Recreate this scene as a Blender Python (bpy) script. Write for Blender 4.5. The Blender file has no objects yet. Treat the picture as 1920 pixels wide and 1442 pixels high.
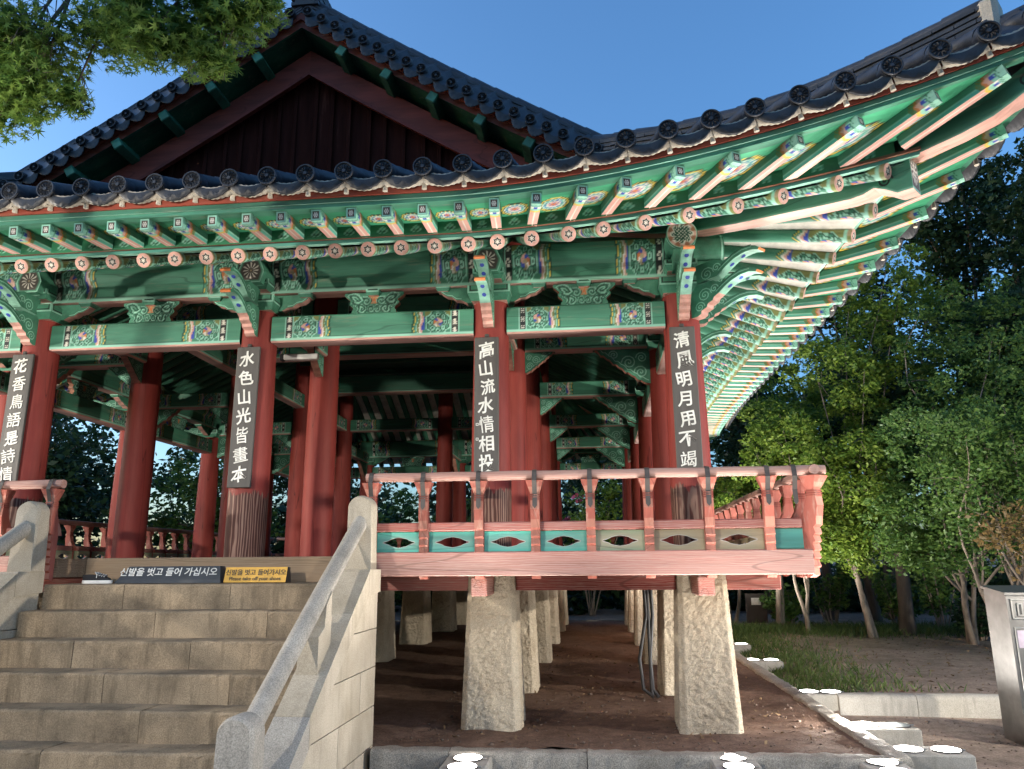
import bpy, math, random
import numpy as np
from mathutils import Matrix, Vector
R = math.radians
rng = np.random.default_rng(7)
random.seed(7)
sc = bpy.context.scene
sc.unit_settings.system = 'METRIC'
sc.unit_settings.scale_length = 0.75          # one unit = 0.75 m
COL = sc.collection

# ------------------------------------------------------------------ camera
cam = bpy.data.cameras.new('camera')
cam.sensor_fit = 'HORIZONTAL'; cam.sensor_width = 36.0; cam.lens = 36.0 * 1430 / 1920
cam.clip_start = 0.05; cam.clip_end = 600
camo = bpy.data.objects.new('camera', cam); COL.objects.link(camo)
Rw = ((0.99446271, -0.03058679, -0.10054042), (0.10488677, 0.22939751, 0.967665), (-0.00653404, -0.97285211, 0.23133541))
camo.matrix_world = Matrix(((Rw[0][0], -Rw[0][1], -Rw[0][2], 0.0), (Rw[1][0], -Rw[1][1], -Rw[1][2], 0.0),
                            (Rw[2][0], -Rw[2][1], -Rw[2][2], 1.95), (0, 0, 0, 1)))
sc.camera = camo

# ------------------------------------------------------------------ world, dusk sky
wd = bpy.data.worlds.new('World'); sc.world = wd; wd.use_nodes = True
nt = wd.node_tree; nt.nodes.clear()
SUN_EL, SUN_ROT = R(6.0), R(272)
sky = nt.nodes.new('ShaderNodeTexSky'); sky.sky_type = 'NISHITA'; sky.sun_disc = False
sky.sun_elevation = SUN_EL; sky.sun_rotation = SUN_ROT; sky.air_density = 1.0; sky.dust_density = 2.2; sky.ozone_density = 4.0
bg = nt.nodes.new('ShaderNodeBackground'); bg.inputs['Strength'].default_value = 0.15
wo = nt.nodes.new('ShaderNodeOutputWorld')
nt.links.new(sky.outputs[0], bg.inputs[0]); nt.links.new(bg.outputs[0], wo.inputs[0])
sl = bpy.data.lights.new('sun', 'SUN'); sl.energy = 0.04; sl.angle = R(12); sl.color = (1.0, 0.85, 0.7)
so = bpy.data.objects.new('sun', sl); COL.objects.link(so)
so.rotation_euler = (R(90) - SUN_EL, 0, math.pi - SUN_ROT)

sc.view_settings.view_transform = 'Standard'; sc.view_settings.look = 'None'
sc.view_settings.exposure = 1.9; sc.view_settings.gamma = 1.0
sc.render.engine = 'CYCLES'
sc.cycles.use_denoising = True
sc.cycles.max_bounces = 4; sc.cycles.diffuse_bounces = 2; sc.cycles.glossy_bounces = 2
sc.cycles.use_adaptive_sampling = True; sc.cycles.adaptive_threshold = 0.02
sc.cycles.transmission_bounces = 3; sc.cycles.transparent_max_bounces = 4
sc.cycles.sample_clamp_indirect = 4.0
sc.cycles.caustics_reflective = False; sc.cycles.caustics_refractive = False
LAMP_W = 135.0        # watts of one ground floodlight
POST_W = 660.0        # watts of the park lamps behind the camera

# ------------------------------------------------------------------ colours (linear)
GREEN = (.070, .245, .160); DGREEN = (.024, .095, .062); MINT = (.30, .60, .47); TEAL = (.12, .44, .36)
PINK = (.66, .37, .31); WHITE = (.74, .70, .62); BLACK = (.022, .024, .026); BLUE = (.045, .08, .42)
YEL = (.72, .52, .08); ORANGE = (.62, .20, .07); OLIVE = (.20, .22, .075); TAN = (.42, .33, .20)
RED = (.235, .038, .030); RAILRED = (.315, .092, .068); BROWN = (.20, .085, .050)

# ------------------------------------------------------------------ node helpers
def new_mat(name):
    m = bpy.data.materials.new(name); m.use_nodes = True
    t = m.node_tree; t.nodes.clear()
    o = t.nodes.new('ShaderNodeOutputMaterial'); b = t.nodes.new('ShaderNodeBsdfPrincipled')
    t.links.new(b.outputs[0], o.inputs[0])
    return m, t, b
def nd(t, typ, **kw):
    n = t.nodes.new(typ)
    for k, v in kw.items():
        if k in n.inputs.keys() if hasattr(n.inputs, 'keys') else False: n.inputs[k].default_value = v
        else: setattr(n, k, v)
    return n
def setin(n, k, v, t):
    if isinstance(v, bpy.types.NodeSocket): t.links.new(v, n.inputs[k])
    else: n.inputs[k].default_value = v
def coords(t, scale=(1, 1, 1), rand=True, src='Object'):
    tc = t.nodes.new('ShaderNodeTexCoord'); mp = t.nodes.new('ShaderNodeMapping')
    t.links.new(tc.outputs[src], mp.inputs[0]); mp.inputs['Scale'].default_value = scale
    if rand:
        oi = t.nodes.new('ShaderNodeObjectInfo'); mu = t.nodes.new('ShaderNodeVectorMath'); mu.operation = 'SCALE'
        cx = t.nodes.new('ShaderNodeCombineXYZ')
        for i in range(3): t.links.new(oi.outputs['Random'], cx.inputs[i])
        t.links.new(cx.outputs[0], mu.inputs[0]); mu.inputs['Scale'].default_value = 37.0
        t.links.new(mu.outputs[0], mp.inputs['Location'])
    return mp.outputs[0]
def noise(t, vec, scale, detail=4, rough=.6):
    n = t.nodes.new('ShaderNodeTexNoise'); t.links.new(vec, n.inputs['Vector'])
    n.inputs['Scale'].default_value = scale; n.inputs['Detail'].default_value = detail; n.inputs['Roughness'].default_value = rough
    return n.outputs['Fac']
def ramp(t, fac, stops):
    r = t.nodes.new('ShaderNodeValToRGB'); t.links.new(fac, r.inputs[0]); cr = r.color_ramp
    while len(cr.elements) > 1: cr.elements.remove(cr.elements[-1])
    cr.elements[0].position, c0 = stops[0]; cr.elements[0].color = (*c0, 1) if len(c0) == 3 else c0
    for p, c in stops[1:]:
        e = cr.elements.new(p); e.color = (*c, 1) if len(c) == 3 else c
    return r.outputs[0]
def gray(a): return (a, a, a)
def mix(t, fac, a, b, mode='MIX'):
    m = t.nodes.new('ShaderNodeMix'); m.data_type = 'RGBA'; m.blend_type = mode
    for i, v in ((0, fac), (6, a), (7, b)):
        if isinstance(v, bpy.types.NodeSocket): t.links.new(v, m.inputs[i])
        elif i == 0: m.inputs[0].default_value = v
        else: m.inputs[i].default_value = (*v, 1)
    return m.outputs[2]
def bump(t, b, h, strength=.3, dist=.02):
    n = t.nodes.new('ShaderNodeBump'); t.links.new(h, n.inputs['Height'])
    n.inputs['Strength'].default_value = strength; n.inputs['Distance'].default_value = dist
    t.links.new(n.outputs[0], b.inputs['Normal'])
def colattr(t):
    a = t.nodes.new('ShaderNodeVertexColor'); a.layer_name = 'Col'; return a.outputs[0]

M = {}
def paint_mat(name, grain=(1, 1, 1), wear=.5, rough=.55, wearcol=(.30, .25, .18), crack=True, spec=.35, lines=0):
    m, t, b = new_mat(name)
    c = colattr(t); v = coords(t, grain)
    n1 = noise(t, v, 3.0, 4, .65); n2 = noise(t, v, 14.0, 3, .7); n3 = noise(t, v, .8, 2)
    c = mix(t, 1.0, c, ramp(t, n1, [(.25, gray(.42)), (.5, gray(.95)), (.75, gray(1.45))]), 'MULTIPLY')
    c = mix(t, 1.0, c, ramp(t, n3, [(.3, gray(.68)), (.7, gray(1.18))]), 'MULTIPLY')
    w = ramp(t, n2, [(.62 - .12 * wear, gray(0)), (.80 - .12 * wear, gray(wear))])
    c = mix(t, w, c, wearcol)
    if lines:
        wv = t.nodes.new('ShaderNodeTexWave'); wv.bands_direction = 'Z'; wv.inputs['Scale'].default_value = 16; wv.inputs['Distortion'].default_value = 7; wv.inputs['Detail'].default_value = 3.5; wv.inputs['Detail Scale'].default_value = 1.4
        t.links.new(v, wv.inputs['Vector'])
        c = mix(t, ramp(t, wv.outputs['Fac'], [(.45, gray(0)), (.85, gray(lines))]), c, wearcol)
        c = mix(t, ramp(t, noise(t, v, 1.4, 3), [(.40, gray(0)), (.66, gray(lines * .8))]), c, tuple(x * .85 for x in wearcol))
    if crack:
        n4 = noise(t, v, 2.2, 2, .4)
        k = ramp(t, n4, [(.493, gray(1)), (.498, gray(.25)), (.503, gray(1))])
        c = mix(t, .7, c, k, 'MULTIPLY')
    t.links.new(c, b.inputs['Base Color']); b.inputs['Roughness'].default_value = rough
    b.inputs['Specular IOR Level'].default_value = spec
    bump(t, b, n2, .35, .012)
    M[name] = m; return m
paint_mat('painted_beam', (.12, 1, 1), .42)
paint_mat('painted_rafter', (.25, 1, 1), .22, crack=False)
paint_mat('painted_block', (1, 1, 1), .22, crack=False)
paint_mat('rail_wood', (.10, 1, 1), .5, .7, (.44, .32, .28), lines=.5)
paint_mat('rail_post', (1, 1, .2), .6, .7, (.45, .30, .24), crack=True)
paint_mat('bargeboard', (.15, 1, 1), .25, .6, (.35, .12, .07))
paint_mat('sign_paint', (1, 1, 1), .15, .5, (.2, .15, .08), crack=False)
paint_mat('plaque_wood', (1, 1, .10), .5, .5, (.10, .085, .07), crack=False)
paint_mat('sill_wood', (.08, 1, 1), .5, .75, (.36, .27, .18), lines=.5)

def column_mat(name, peel):
    m, t, b = new_mat(name)
    v = coords(t, (1, 1, .12)); n1 = noise(t, v, 5, 6, .65); n2 = noise(t, v, 22, 4, .7)
    c = ramp(t, n1, [(.3, (.19, .028, .023)), (.55, (.265, .044, .035)), (.8, (.32, .066, .050))])
    ck = noise(t, coords(t, (1, 1, .035)), 4.2, 2, .5)
    c = mix(t, .8, c, ramp(t, ck, [(.494, gray(1)), (.499, gray(.12)), (.504, gray(1))]), 'MULTIPLY')
    c = mix(t, 1.0, c, ramp(t, noise(t, coords(t, (1, 1, .4)), 1.3, 3), [(.3, gray(.72)), (.7, gray(1.12))]), 'MULTIPLY')
    if peel:
        tc = t.nodes.new('ShaderNodeTexCoord'); sp = t.nodes.new('ShaderNodeSeparateXYZ'); t.links.new(tc.outputs['Object'], sp.inputs[0])
        mr = t.nodes.new('ShaderNodeMapRange'); t.links.new(sp.outputs[2], mr.inputs[0])
        mr.inputs[1].default_value = .70; mr.inputs[2].default_value = 1.15; mr.inputs[3].default_value = .40; mr.inputs[4].default_value = -.40
        ad = t.nodes.new('ShaderNodeMath'); ad.operation = 'ADD'; t.links.new(mr.outputs[0], ad.inputs[0]); t.links.new(noise(t, coords(t, (1, 1, .22)), 9, 5, .7), ad.inputs[1])
        wv = t.nodes.new('ShaderNodeTexWave'); wv.inputs['Scale'].default_value = 9; wv.inputs['Distortion'].default_value = 7; wv.inputs['Detail'].default_value = 2
        wv.inputs['Detail Scale'].default_value = 1.2
        t.links.new(coords(t, (1, 1, .13)), wv.inputs['Vector'])
        wc = ramp(t, wv.outputs['Fac'], [(.0, (.060, .022, .016)), (.6, (.105, .038, .028)), (.93, (.24, .14, .105))])
        c = mix(t, ramp(t, ad.outputs[0], [(.60, gray(0)), (.66, gray(1))]), c, wc)
    t.links.new(c, b.inputs['Base Color']); b.inputs['Roughness'].default_value = .58; b.inputs['Specular IOR Level'].default_value = .25
    bump(t, b, n2, .25, .01); M[name] = m
column_mat('column_paint', False); column_mat('column_paint_peeling', True)

def stone_mat(name, base, dark, speck=.25, bs=.4, stain=.5, bscale=25, streak=False, bd=.02, bdet=5):
    m, t, b = new_mat(name)
    v = coords(t); n1 = noise(t, v, 1.6, 5, .6); n2 = noise(t, v, 90, 2, .5); n3 = noise(t, v, bscale, bdet, .68)
    c = ramp(t, n1, [(.3, dark), (.6, base), (.85, tuple(x * 1.15 for x in base))])
    c = mix(t, 1.0, c, ramp(t, n2, [(.35, gray(1 - speck)), (.5, gray(1)), (.66, gray(1 + speck))]), 'MULTIPLY')
    if streak:
        ns = noise(t, coords(t, (1, 1, .12)), 7, 5, .7)
        c = mix(t, ramp(t, ns, [(.52, gray(0)), (.72, gray(stain))]), c, tuple(x * .32 for x in base))
    t.links.new(c, b.inputs['Base Color']); b.inputs['Roughness'].default_value = .85; b.inputs['Specular IOR Level'].default_value = .25
    bump(t, b, n3, bs, bd); M[name] = m; return m
stone_mat('rough_granite', (.60, .52, .40), (.44, .365, .27), .18, 1.0, .3, 9, False, .09, 8)
stone_mat('step_granite', (.335, .255, .168), (.15, .115, .078), .22, .25, .8, 40, True)
stone_mat('rail_granite', (.35, .325, .285), (.25, .23, .20), .26, .25, .4, 70, True)
stone_mat('wall_granite', (.44, .385, .305), (.33, .285, .215), .16, .2, .4, 40, True)
stone_mat('kerb_granite', (.30, .275, .235), (.17, .155, .13), .35, .7, .4, 14)
stone_mat('concrete', (.36, .34, .30), (.26, .245, .21), .15, .25, .5, 30, True)
stone_mat('mortar', (.62, .56, .47), (.40, .35, .28), .15, .4, .3, 20)

def tile_mat():
    m, t, b = new_mat('roof_tile'); v = coords(t)
    n1 = noise(t, v, 4, 4); n2 = noise(t, v, 40, 3)
    c = ramp(t, n1, [(.3, (.022, .024, .030)), (.6, (.045, .048, .058)), (.8, (.085, .085, .090))])
    t.links.new(c, b.inputs['Base Color']); b.inputs['Roughness'].default_value = .48
    bump(t, b, n2, .25, .01); M['roof_tile'] = m
tile_mat()
def flat_mat(name, col, rough=.6, metal=0, emit=0, bs=0):
    m, t, b = new_mat(name)
    v = coords(t); n1 = noise(t, v, 6, 4)
    c = mix(t, 1.0, col, ramp(t, n1, [(.3, gray(.8)), (.7, gray(1.15))]), 'MULTIPLY')
    t.links.new(c, b.inputs['Base Color']); b.inputs['Roughness'].default_value = rough; b.inputs['Metallic'].default_value = metal
    if emit:
        b.inputs['Emission Color'].default_value = (*col, 1); b.inputs['Emission Strength'].default_value = emit
    if bs: bump(t, b, noise(t, v, 30, 4), bs, .01)
    M[name] = m; return m
flat_mat('iron', (.075, .065, .06), .6, .3)
flat_mat('glyph_white', (.80, .78, .72), .6)
flat_mat('glyph_dark', (.05, .04, .02), .6)
flat_mat('lens_lit', (1.0, .96, .90), .2, 0, 9)
flat_mat('lens_off', (.25, .27, .27), .15)
flat_mat('steel', (.20, .195, .19), .40, 1.0)
flat_mat('pebble', (.115, .08, .06), .95)
flat_mat('steel_trim', (.55, .54, .52), .32, 1.0)
flat_mat('panel_lilac', (.42, .36, .44), .5)
flat_mat('plaster', (.74, .70, .63), .85, bs=.15)
flat_mat('dark_stone', (.045, .047, .050), .5)
flat_mat('sign_yellow', (.62, .34, .04), .5)
flat_mat('canvas_black', (.016, .016, .018), .8)
flat_mat('rubber_white', (.78, .76, .72), .6)
flat_mat('cable', (.02, .02, .022), .5)
flat_mat('dark_wood', (.040, .030, .026), .7)
flat_mat('white_metal', (.70, .70, .68), .4)
flat_mat('pole_paint', (.06, .07, .07), .45)
flat_mat('petal_pink', (.75, .16, .30), .7)
flat_mat('petal_white', (.80, .78, .74), .7)
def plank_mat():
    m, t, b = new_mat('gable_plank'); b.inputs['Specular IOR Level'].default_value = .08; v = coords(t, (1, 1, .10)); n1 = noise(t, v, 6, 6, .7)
    c = ramp(t, n1, [(.3, (.022, .0065, .005)), (.6, (.045, .013, .010)), (.74, (.10, .035, .026)), (.82, (.28, .17, .14))])  # dark red wood, tones lowered further to stand in for gable shade
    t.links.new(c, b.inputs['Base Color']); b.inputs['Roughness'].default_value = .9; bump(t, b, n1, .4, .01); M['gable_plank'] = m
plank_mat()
def leaf_mat(name, a, bcol, trans=.35, rough=.5):
    m, t, b = new_mat(name); g = t.nodes.new('ShaderNodeNewGeometry')
    c = ramp(t, g.outputs['Random Per Island'], [(.0, a), (.6, tuple((x + y) / 2 for x, y in zip(a, bcol))), (1.0, bcol)])
    t.links.new(c, b.inputs['Base Color']); b.inputs['Roughness'].default_value = rough; b.inputs['Specular IOR Level'].default_value = .3
    tr = t.nodes.new('ShaderNodeBsdfTranslucent'); t.links.new(c, tr.inputs[0]); ms = t.nodes.new('ShaderNodeMixShader')
    ms.inputs[0].default_value = trans; o = [n for n in t.nodes if n.type == 'OUTPUT_MATERIAL'][0]
    t.links.new(b.outputs[0], ms.inputs[1]); t.links.new(tr.outputs[0], ms.inputs[2]); t.links.new(ms.outputs[0], o.inputs[0])
    M[name] = m
leaf_mat('maple_leaf', (.065, .145, .030), (.20, .30, .060), .45)
leaf_mat('bright_leaf', (.075, .155, .022), (.23, .31, .045), .4)
leaf_mat('mid_leaf', (.040, .10, .024), (.12, .20, .042))
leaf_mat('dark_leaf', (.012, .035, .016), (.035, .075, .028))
leaf_mat('cream_leaf', (.16, .20, .09), (.55, .55, .36))
leaf_mat('rust_leaf', (.10, .075, .03), (.20, .13, .05))
leaf_mat('grass_leaf', (.045, .085, .020), (.13, .18, .05))
leaf_mat('litter_leaf', (.10, .060, .030), (.30, .20, .11), .1, .8)
def bark_mat(name, a, b2):
    m, t, b = new_mat(name); v = coords(t, (1, 1, .25)); n1 = noise(t, v, 7, 6, .7)
    t.links.new(ramp(t, n1, [(.3, a), (.7, b2)]), b.inputs['Base Color']); b.inputs['Roughness'].default_value = .85
    bump(t, b, n1, .6, .03); M[name] = m
bark_mat('pale_bark', (.11, .085, .065), (.27, .22, .175)); bark_mat('dark_bark', (.035, .026, .020), (.10, .078, .060))
def dirt_mat(name, cols, litter=True, bs=.6):
    m, t, b = new_mat(name); v = coords(t, rand=False)
    n1 = noise(t, v, .55, 6, .65); n2 = noise(t, v, 7, 6, .7); n3 = noise(t, v, 38, 4, .7)
    c = ramp(t, n1, [(.3, cols[0]), (.5, cols[1]), (.72, cols[2])])
    c = mix(t, 1.0, c, ramp(t, n2, [(.3, gray(.62)), (.55, gray(1)), (.8, gray(1.3))]), 'MULTIPLY')
    c = mix(t, 1.0, c, ramp(t, n3, [(.3, gray(.7)), (.5, gray(1)), (.7, gray(1.3))]), 'MULTIPLY')
    t.links.new(c, b.inputs['Base Color']); b.inputs['Roughness'].default_value = .95; b.inputs['Specular IOR Level'].default_value = .15
    bump(t, b, noise(t, v, 16, 6, .7), bs, .04); M[name] = m
dirt_mat('red_dirt', ((.10, .060, .042), (.165, .105, .076), (.23, .155, .118)), bs=.9)
dirt_mat('path_dirt', ((.17, .13, .10), (.26, .20, .158), (.34, .27, .215)))

# ------------------------------------------------------------------ mesh helpers
class MB:
    def __init__(s): s.v = []; s.f = []; s.c = []; s.n = 0
    def add(s, verts, faces, col):
        k = len(verts); s.v.extend(verts); b = s.n
        s.f.extend([tuple(i + b for i in f) for f in faces])
        if col is not None and len(col) == k and not isinstance(col[0], (int, float)): s.c.extend(col)
        else: s.c.extend([col if col is not None else (.5, .5, .5)] * k)
        s.n += k; return s
    def quad(s, a, b, c, d, col): return s.add([a, b, c, d], [(0, 1, 2, 3)], col)
    def box(s, x0, x1, y0, y1, z0, z1, col, **fc):
        P = lambda x, y, z: (x, y, z)
        g = fc.get
        s.quad(P(x0, y0, z0), P(x1, y0, z0), P(x1, y0, z1), P(x0, y0, z1), g('front', col))
        s.quad(P(x1, y1, z0), P(x0, y1, z0), P(x0, y1, z1), P(x1, y1, z1), g('back', col))
        s.quad(P(x0, y1, z0), P(x0, y0, z0), P(x0, y0, z1), P(x0, y1, z1), g('left', col))
        s.quad(P(x1, y0, z0), P(x1, y1, z0), P(x1, y1, z1), P(x1, y0, z1), g('right', col))
        s.quad(P(x0, y0, z1), P(x1, y0, z1), P(x1, y1, z1), P(x0, y1, z1), g('top', col))
        s.quad(P(x0, y1, z0), P(x1, y1, z0), P(x1, y0, z0), P(x0, y0, z0), g('bottom', col))
        return s
    def cbox(s, x0, x1, y0, y1, z0, z1, col, ch=.012):
        h = np.array([(x1 - x0) / 2, (y1 - y0) / 2, (z1 - z0) / 2]); c = np.array([(x0 + x1) / 2, (y0 + y1) / 2, (z0 + z1) / 2])
        ch = min(ch, h.min() * .9); vs = []; idx = {}
        for sx in (-1, 1):
            for sy in (-1, 1):
                for sz in (-1, 1):
                    for a in range(3):
                        p = np.array([sx, sy, sz]) * (h - ch); p[a] = (sx, sy, sz)[a] * h[a]
                        idx[(sx, sy, sz, a)] = len(vs); vs.append(tuple(c + p))
        F = []; S = (-1, 1)
        for a in range(3):
            b_, c_ = (a + 1) % 3, (a + 2) % 3
            for sa in S:
                def k(sb, s_c):
                    q = [0, 0, 0]; q[a] = sa; q[b_] = sb; q[c_] = s_c; return (*q, a)
                o = [(-1, -1), (1, -1), (1, 1), (-1, 1)]
                if sa < 0: o = o[::-1]
                F.append(tuple(idx[k(*e)] for e in o))
        for a in range(3):
            b_, c_ = (a + 1) % 3, (a + 2) % 3
            for sb in S:
                for s_c in S:
                    def k2(sa, ax):
                        q = [0, 0, 0]; q[a] = sa; q[b_] = sb; q[c_] = s_c; return idx[(*q, ax)]
                    f = (k2(-1, b_), k2(1, b_), k2(1, c_), k2(-1, c_))
                    F.append(f if sb * s_c > 0 else f[::-1])
        for sx in S:
            for sy in S:
                for sz in S:
                    f = tuple(idx[(sx, sy, sz, a)] for a in range(3))
                    F.append(f if sx * sy * sz > 0 else f[::-1])
        return s.add(vs, F, col)
    def grid(s, P, col):
        """P: array (n, m, 3); col: tuple or (n, m, 3)"""
        P = np.asarray(P, float); n, m = P.shape[:2]
        F = [(i * m + j, (i + 1) * m + j, (i + 1) * m + j + 1, i * m + j + 1) for i in range(n - 1) for j in range(m - 1)]
        c = [tuple(q) for q in np.asarray(col, float).reshape(-1, 3)] if not isinstance(col, tuple) else col
        return s.add([tuple(p) for p in P.reshape(-1, 3)], F, c)
    def tube(s, path, rad, n=10, col=None, caps=True, capcol=None, squash=None):
        path = [Vector(p) for p in path]; m = len(path)
        if isinstance(rad, (int, float)): rad = [rad] * m
        rings = []; up = None
        for i, p in enumerate(path):
            d = (path[min(i + 1, m - 1)] - path[max(i - 1, 0)]).normalized()
            if up is None: up = d.orthogonal().normalized() if abs(d.z) > .9 else Vector((0, 0, 1))
            x = d.cross(up)
            if x.length < 1e-6: x = d.orthogonal()
            x.normalize(); up = x.cross(d).normalized()
            rings.append([tuple(p + x * (rad[i] * math.cos(a)) + up * (rad[i] * math.sin(a))) for a in [2 * math.pi * k / n for k in range(n)]])
        V = [q for r_ in rings for q in r_]
        F = [(i * n + k, i * n + (k + 1) % n, (i + 1) * n + (k + 1) % n, (i + 1) * n + k) for i in range(m - 1) for k in range(n)]
        s.add(V, F, col)
        if caps:
            s.add(rings[0], [tuple(range(n))[::-1]], capcol or col); s.add(rings[-1], [tuple(range(n))], capcol or col)
        return s
    def prism(s, poly, w, mapf, col, edgecol=None):
        """poly list of (a, b); extruded from -w/2 to w/2 (w may be a function of (a, b)); mapf(a, b, t) -> xyz"""
        wf = w if callable(w) else (lambda a, b: w)
        A = [mapf(a, b, -wf(a, b) / 2) for a, b in poly]; B = [mapf(a, b, wf(a, b) / 2) for a, b in poly]; n = len(poly)
        s.add(A, [tuple(range(n))], col); s.add(B, [tuple(range(n))[::-1]], col)
        for i in range(n):
            j = (i + 1) % n; ec = edgecol(i) if callable(edgecol) else (edgecol or col)
            s.add([A[i], B[i], B[j], A[j]], [(0, 1, 2, 3)], ec)
        return s
    def mesh(s, name, smooth=False):
        me = bpy.data.meshes.new(name); me.from_pydata(s.v, [], s.f)
        ca = me.color_attributes.new('Col', 'FLOAT_COLOR', 'POINT')
        arr = np.ones((len(s.v), 4), np.float32)
        if s.c: arr[:, :3] = np.array(s.c, np.float32)
        ca.data.foreach_set('color', arr.ravel())
        if smooth: me.polygons.foreach_set('use_smooth', [True] * len(me.polygons))
        me.update(); return me
    def obj(s, name, mat, parent=None, smooth=False, loc=None, rz=0, fix=True):
        me = s.mesh(name, smooth)
        if fix: fix_normals(me)
        me.materials.append(M[mat]); return link(name, me, parent, loc, rz)
def fix_normals(me):
    import bmesh
    b = bmesh.new(); b.from_mesh(me)
    b2 = b
    bmesh.ops.recalc_face_normals(b2, faces=b2.faces); b.to_mesh(me); b.free()
WP = {}          # empties whose children are given in world coordinates
def link(name, data, parent=None, loc=None, rz=0, rot=None, scale=None):
    o = bpy.data.objects.new(name, data); COL.objects.link(o)
    if parent is not None:
        o.parent = parent
        if parent.name in WP: o.matrix_parent_inverse = WP[parent.name]
    if loc is not None: o.location = loc
    o.rotation_euler = rot if rot is not None else (0, 0, rz)
    if scale is not None: o.scale = scale
    return o
def tag(o, label=None, cat=None, group=None, kind=None):
    if label: o['label'] = label
    if cat: o['category'] = cat
    if group: o['group'] = group
    if kind: o['kind'] = kind
    return o
def empty(name, loc=(0, 0, 0), rz=0, parent=None, label=None, cat=None, group=None):
    o = link(name, None, parent, loc, rz); o.empty_display_size = .2
    return tag(o, label, cat, group)
def wempty(name, loc, parent=None, label=None, cat=None, group=None):
    o = empty(name, loc, 0, parent, label, cat, group); WP[o.name] = Matrix.Translation(Vector(loc)).inverted(); return o
def inst(src, parent=None, loc=None, rz=0, rot=None, scale=None, name=None):
    o = src.copy(); COL.objects.link(o)
    if name: o.name = name
    o.parent = parent; o.matrix_parent_inverse = WP.get(parent.name, Matrix()) if parent is not None else Matrix()
    if loc is not None: o.location = loc
    o.rotation_euler = rot if rot is not None else (0, 0, rz)
    if scale is not None: o.scale = scale
    return o
def frame(o, origin, xdir, zhint=(0, 0, 1)):
    """place o at origin with local +x along xdir and local z near zhint"""
    x = Vector(xdir).normalized(); y = Vector(zhint).cross(x).normalized(); z = x.cross(y)
    m = Matrix((x, y, z)).transposed().to_4x4(); m.translation = Vector(origin); o.matrix_basis = m
    return o
def text_mesh(body, size, extrude, bold=0.0, shear=0.0):
    c = bpy.data.curves.new('glyph', 'FONT'); c.body = body; c.size = size; c.extrude = extrude; c.offset = bold
    c.align_x = 'CENTER'; c.align_y = 'CENTER'; c.shear = shear; c.resolution_u = 3
    o = bpy.data.objects.new('glyph', c); COL.objects.link(o)
    me = bpy.data.meshes.new_from_object(o.evaluated_get(bpy.context.evaluated_depsgraph_get()))
    bpy.data.objects.remove(o); bpy.data.curves.remove(c); return me

# ------------------------------------------------------------------ layout
CX = {'C0': 1.30, 'C1': -1.36, 'C2': -4.79, 'C3': -8.22, 'C4': -10.88}
XS = [1.30, -1.36, -4.79, -8.22, -10.88]
YS = [10.30, 13.05, 16.90, 20.75, 24.60, 27.35]
XC, YC = -4.79, 18.825
HX, HY = 6.09, 8.525                 # half sizes between corner column axes
FLOOR = 2.08
def place(side, u, e):
    """plan point at along-eave coordinate u (from the middle) and overhang e, for a side of the pavilion"""
    if side == 'front': return XC + u, YC - HY - e
    if side == 'back': return XC - u, YC + HY + e
    if side == 'right': return XC + HX + e, YC + u
    return XC - HX - e, YC - u
def half(side): return HX if side in ('front', 'back') else HY
PLAN = {'f': dict(s0=3.0, L=5.9, p=2.0, q=1.76, raf=(1.70, 5.79, .62, .45), buy=(2.40, 5.94, .87, .523), tile=(2.552, 6.356, .852, .523)),
        's': dict(s0=7.0, L=10.0, p=1.55, q=1.76, raf=(1.70, 5.79, .70, .90), buy=(2.52, 5.94, 1.0, 1.20), tile=(2.80, 6.356, 1.04, 1.28))}
def sk(side): return 'f' if side in ('front', 'back') else 's'
def ez(side, lay, a):
    """overhang and height of an eave line at distance a past the corner column"""
    P = PLAN[sk(side)]; e0, z0, rr, oo = P[lay]; t = max(0.0, (a + P['s0']) / P['L'])
    return e0 + oo * t ** P['p'], z0 + rr * t ** P['q']
def epoint(side, u, lay, de=0.0, dz=0.0):
    e, z = ez(side, lay, abs(u) - half(side)); x, y = place(side, u, e + de); return Vector((x, y, z + dz))
CORN = {}
for _l in ('raf', 'buy', 'tile'):
    af = as_ = 2.5
    for _ in range(80): af, as_ = ez('right', _l, as_)[0], ez('front', _l, af)[0]
    CORN[_l] = (af, as_)
HIPR = CORN['tile'][1] / CORN['tile'][0]           # slope of the hip line in plan
HIPD = Vector((1, -HIPR, 0)).normalized()
def corner_u(side, lay, de=0.0): return half(side) + CORN[lay][0 if sk(side) == 'f' else 1]
def hip_run(side, e, a): return e - a * (HIPR if sk(side) == 'f' else 1 / HIPR)

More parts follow.
